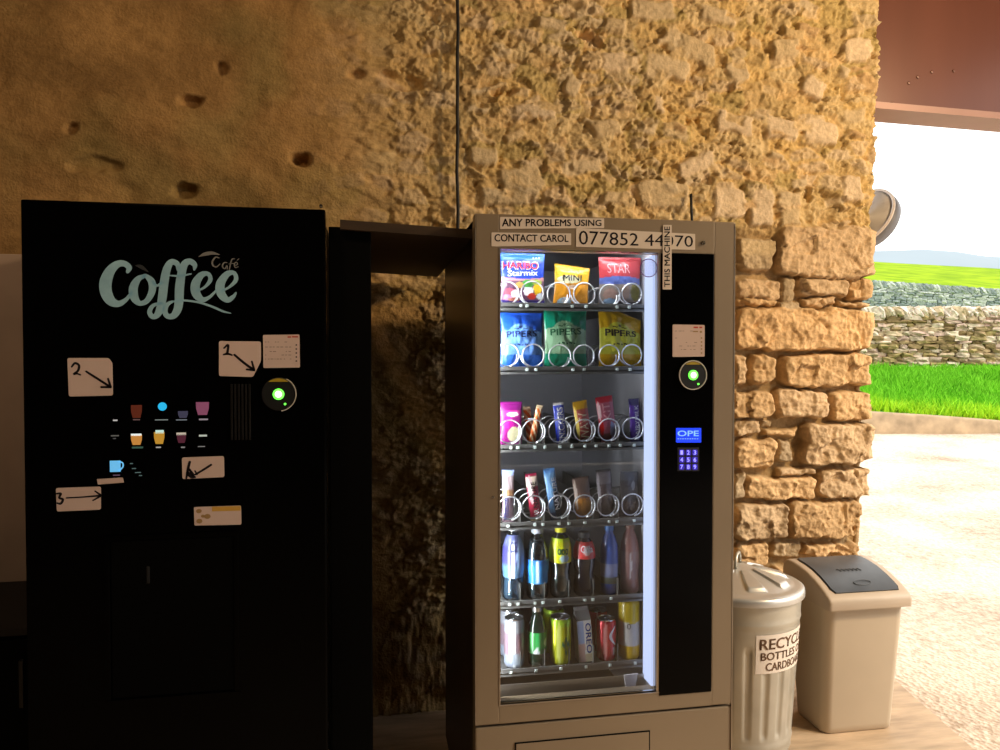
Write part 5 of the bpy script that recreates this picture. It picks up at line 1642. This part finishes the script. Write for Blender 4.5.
# plastic swing bin
def rrect(x0, x1, y0, y1, rad, n=6):
    out = []
    for cx_, cy_, a_ in ((x1 - rad, y1 - rad, 0), (x0 + rad, y1 - rad, 90), (x0 + rad, y0 + rad, 180), (x1 - rad, y0 + rad, 270)):
        for i in range(n + 1):
            t = math.radians(a_ + 90 * i / n)
            out.append((cx_ + rad * math.cos(t), cy_ + rad * math.sin(t)))
    return out
bcx = 1.880
r = root('swing_bin', (bcx, 2.69, 0), 'beige plastic swing bin with slate grey flap standing next to the metal dustbin', 'bin')
BY = -.07      # the bin stands a little forward of the wall
def loft(secs, cap=True):
    mb = MB(); rings = []
    for (x0, x1, y0, y1, rad, z) in secs:
        rings.append([mb.bm.verts.new((x, y, z)) for x, y in rrect(x0, x1, y0 + BY, y1 + BY, rad)])
    for A_, B_ in zip(rings, rings[1:]):
        n = len(A_)
        for i in range(n): mb.bm.faces.new((A_[i], A_[(i + 1) % n], B_[(i + 1) % n], B_[i]))
    if cap:
        mb.bm.faces.new(rings[0]); mb.bm.faces.new(rings[-1])
    bmesh.ops.recalc_face_normals(mb.bm, faces=mb.bm.faces[:])
    return mb
bw0, bw1 = .150, .172
autosmooth(loft([(bcx - bw0 + .008, bcx + bw0 - .008, 2.662, 2.848, .03, 0), (bcx - bw0, bcx + bw0, 2.655, 2.855, .034, .008), (bcx - .152, bcx + .152, 2.652, 2.858, .036, .03), (bcx - .166, bcx + .166, 2.622, 2.888, .04, .40),
      (bcx - bw1 + .004, bcx + bw1 - .004, 2.612, 2.895, .042, .512)]).build('bin_body', M['bin_body'], r), 40)
# hood: arched top, built from its side profile, with a skirt over the body
prof = [(2.590, .502), (2.588, .530), (2.598, .546), (2.620, .561), (2.655, .579), (2.70, .597), (2.75, .612), (2.80, .620), (2.85, .624), (2.885, .622), (2.908, .608), (2.914, .585), (2.914, .502)]
hw_ = .176
mb = MB()
xsec = [(-hw_, .012), (-hw_ + .002, .005), (-hw_ + .007, .0015), (-hw_ + .014, 0), (0, -.0), (hw_ - .014, 0), (hw_ - .007, .0015), (hw_ - .002, .005), (hw_, .012)]
rings = []
pc = Vector((2.76, .50))
for x, ins in xsec:
    ring = []
    for y, z in prof:
        d_ = (pc - Vector((y, z)))
        kz = ins / max(d_.length, .01)
        ring.append(mb.bm.verts.new((bcx + x, y + BY + d_.x * kz, z + (d_.y * kz if z > .51 else 0))))
    rings.append(ring)
for A_, B_ in zip(rings, rings[1:]):
    for i in range(len(A_) - 1): mb.bm.faces.new((A_[i], A_[i + 1], B_[i + 1], B_[i]))
mb.bm.faces.new(rings[0]); mb.bm.faces.new(rings[-1])
bmesh.ops.recalc_face_normals(mb.bm, faces=mb.bm.faces[:])
hood = autosmooth(mb.build('bin_hood', M['bin_hood'], r), 50)
top = [(2.616, .5587), (2.635, .569), (2.66, .581), (2.70, .597), (2.75, .612), (2.80, .620), (2.845, .6235), (2.872, .6235)]
def strip(hw_a, lo, name, mat, par, i0=0):
    mb = MB(); rg_ = []
    pts_ = top[i0:]
    for j, (y, z) in enumerate(pts_):
        n_ = Vector((-.5, .87)) if j < 3 else Vector((-.2, .98))
        k_ = hw_a - (.010 if j in (0, len(pts_) - 1) else 0)
        rg_.append([mb.bm.verts.new((bcx + s_ * k_, y + BY + n_.x * lo, z + n_.y * lo)) for s_ in np.linspace(-1, 1, 9)])
    for A_, B_ in zip(rg_, rg_[1:]):
        for i in range(8): mb.bm.faces.new((A_[i], A_[i + 1], B_[i + 1], B_[i]))
    bmesh.ops.recalc_face_normals(mb.bm, faces=mb.bm.faces[:])
    bmesh.ops.solidify(mb.bm, geom=mb.bm.faces[:], thickness=.003)
    return mb.build(name, mat, par, smooth=False)
strip(.145, .0012, 'flap_gap', M['black_plastic'], hood)
flap = autosmooth(strip(.140, .0050, 'swing_flap', M['bin_flap'], hood, 0), 40)
# raised oval grip mark and moulded writing wave on the flap
pts = [(bcx + .005 + .036 * math.cos(t), 2.652 + BY + .011 * math.sin(t), .5845 + .0065 * math.sin(t)) for t in np.linspace(0, 2 * PI, 33)]
MB().tube(pts, .0016, 6).build('oval_badge', M['bin_flap'], hood, smooth=True)
MB().tube([(bcx - .05 + .1 * i / 40, 2.73 + BY + .010 * math.sin(i * .9), .6125 + .002 * math.sin(i * .9)) for i in range(41)], .0014, 6).build('moulded_script', M['bin_flap'], hood, smooth=True)

# ================================================================== LIGHT
wd_ = bpy.data.worlds.new('World')
SC.world = wd_
wd_.use_nodes = True
bg = wd_.node_tree.nodes['Background']
bg.inputs[0].default_value = (1.0, .985, .96, 1)
bg.inputs[1].default_value = 1.9

def light(name, typ, loc, target, energy, col, size=.5, sizey=None, spread=None):
    l = bpy.data.lights.new(name, typ)
    l.energy = energy
    l.color = col
    if typ == 'AREA':
        l.size = size
        if sizey: l.shape = 'RECTANGLE'; l.size_y = sizey
        if spread: l.spread = spread
    elif typ != 'SUN': l.shadow_soft_size = size
    o = bpy.data.objects.new(name, l)
    COL.objects.link(o)
    o.location = loc
    o.rotation_euler = (Vector(target) - Vector(loc)).to_track_quat('-Z', 'Y').to_euler()
    return o
s = light('sun', 'SUN', (8, -4, 6), (0, 0, 0), 2.2, (1, .93, .82))
s.data.angle = math.radians(12)
s.rotation_euler = Vector((-.80, .42, -.62)).to_track_quat('-Z', 'Y').to_euler()
light('warm_area_light', 'AREA', (3.3, 1.0, 3.1), (1.2, 3.05, 1.6), 68, (1, .72, .40), .22)
light('warm_area_light', 'AREA', (-.9, .85, 3.3), (-.5, 2.4, 1.2), 10, (1, .70, .42), .3)  # fill light added to brighten the coffee machine side, no real fixture
light('added_cabinet_fill', 'AREA', ((gx0 + gx1) / 2, YF + .06, vt - .065), ((gx0 + gx1) / 2, YF + .30, .6), 1.0, (.90, .94, 1), gx1 - gx0 - .04, .03)  # added fill light hidden behind the top frame, brightens the products
cl = light('added_cabinet_fill', 'AREA', (gx0 - .036, YF + .060, (gz0 + gz1) / 2), (gx0 + .15, YF + .17, (gz0 + gz1) / 2), 5.2, (.92, .95, 1), .018, gz1 - gz0 - .06)  # added fill light hidden behind the left frame post, brightens the trays

SC.view_settings.view_transform = 'Standard'
SC.view_settings.look = 'None'
SC.view_settings.exposure = .15
SC.view_settings.gamma = 1
SC.view_settings.use_curve_mapping = False
SC.cycles.use_denoising = True
SC.cycles.max_bounces = 8
SC.cycles.transparent_max_bounces = 24
SC.cycles.caustics_reflective = False
SC.cycles.caustics_refractive = False
SC.cycles.sample_clamp_indirect = 4
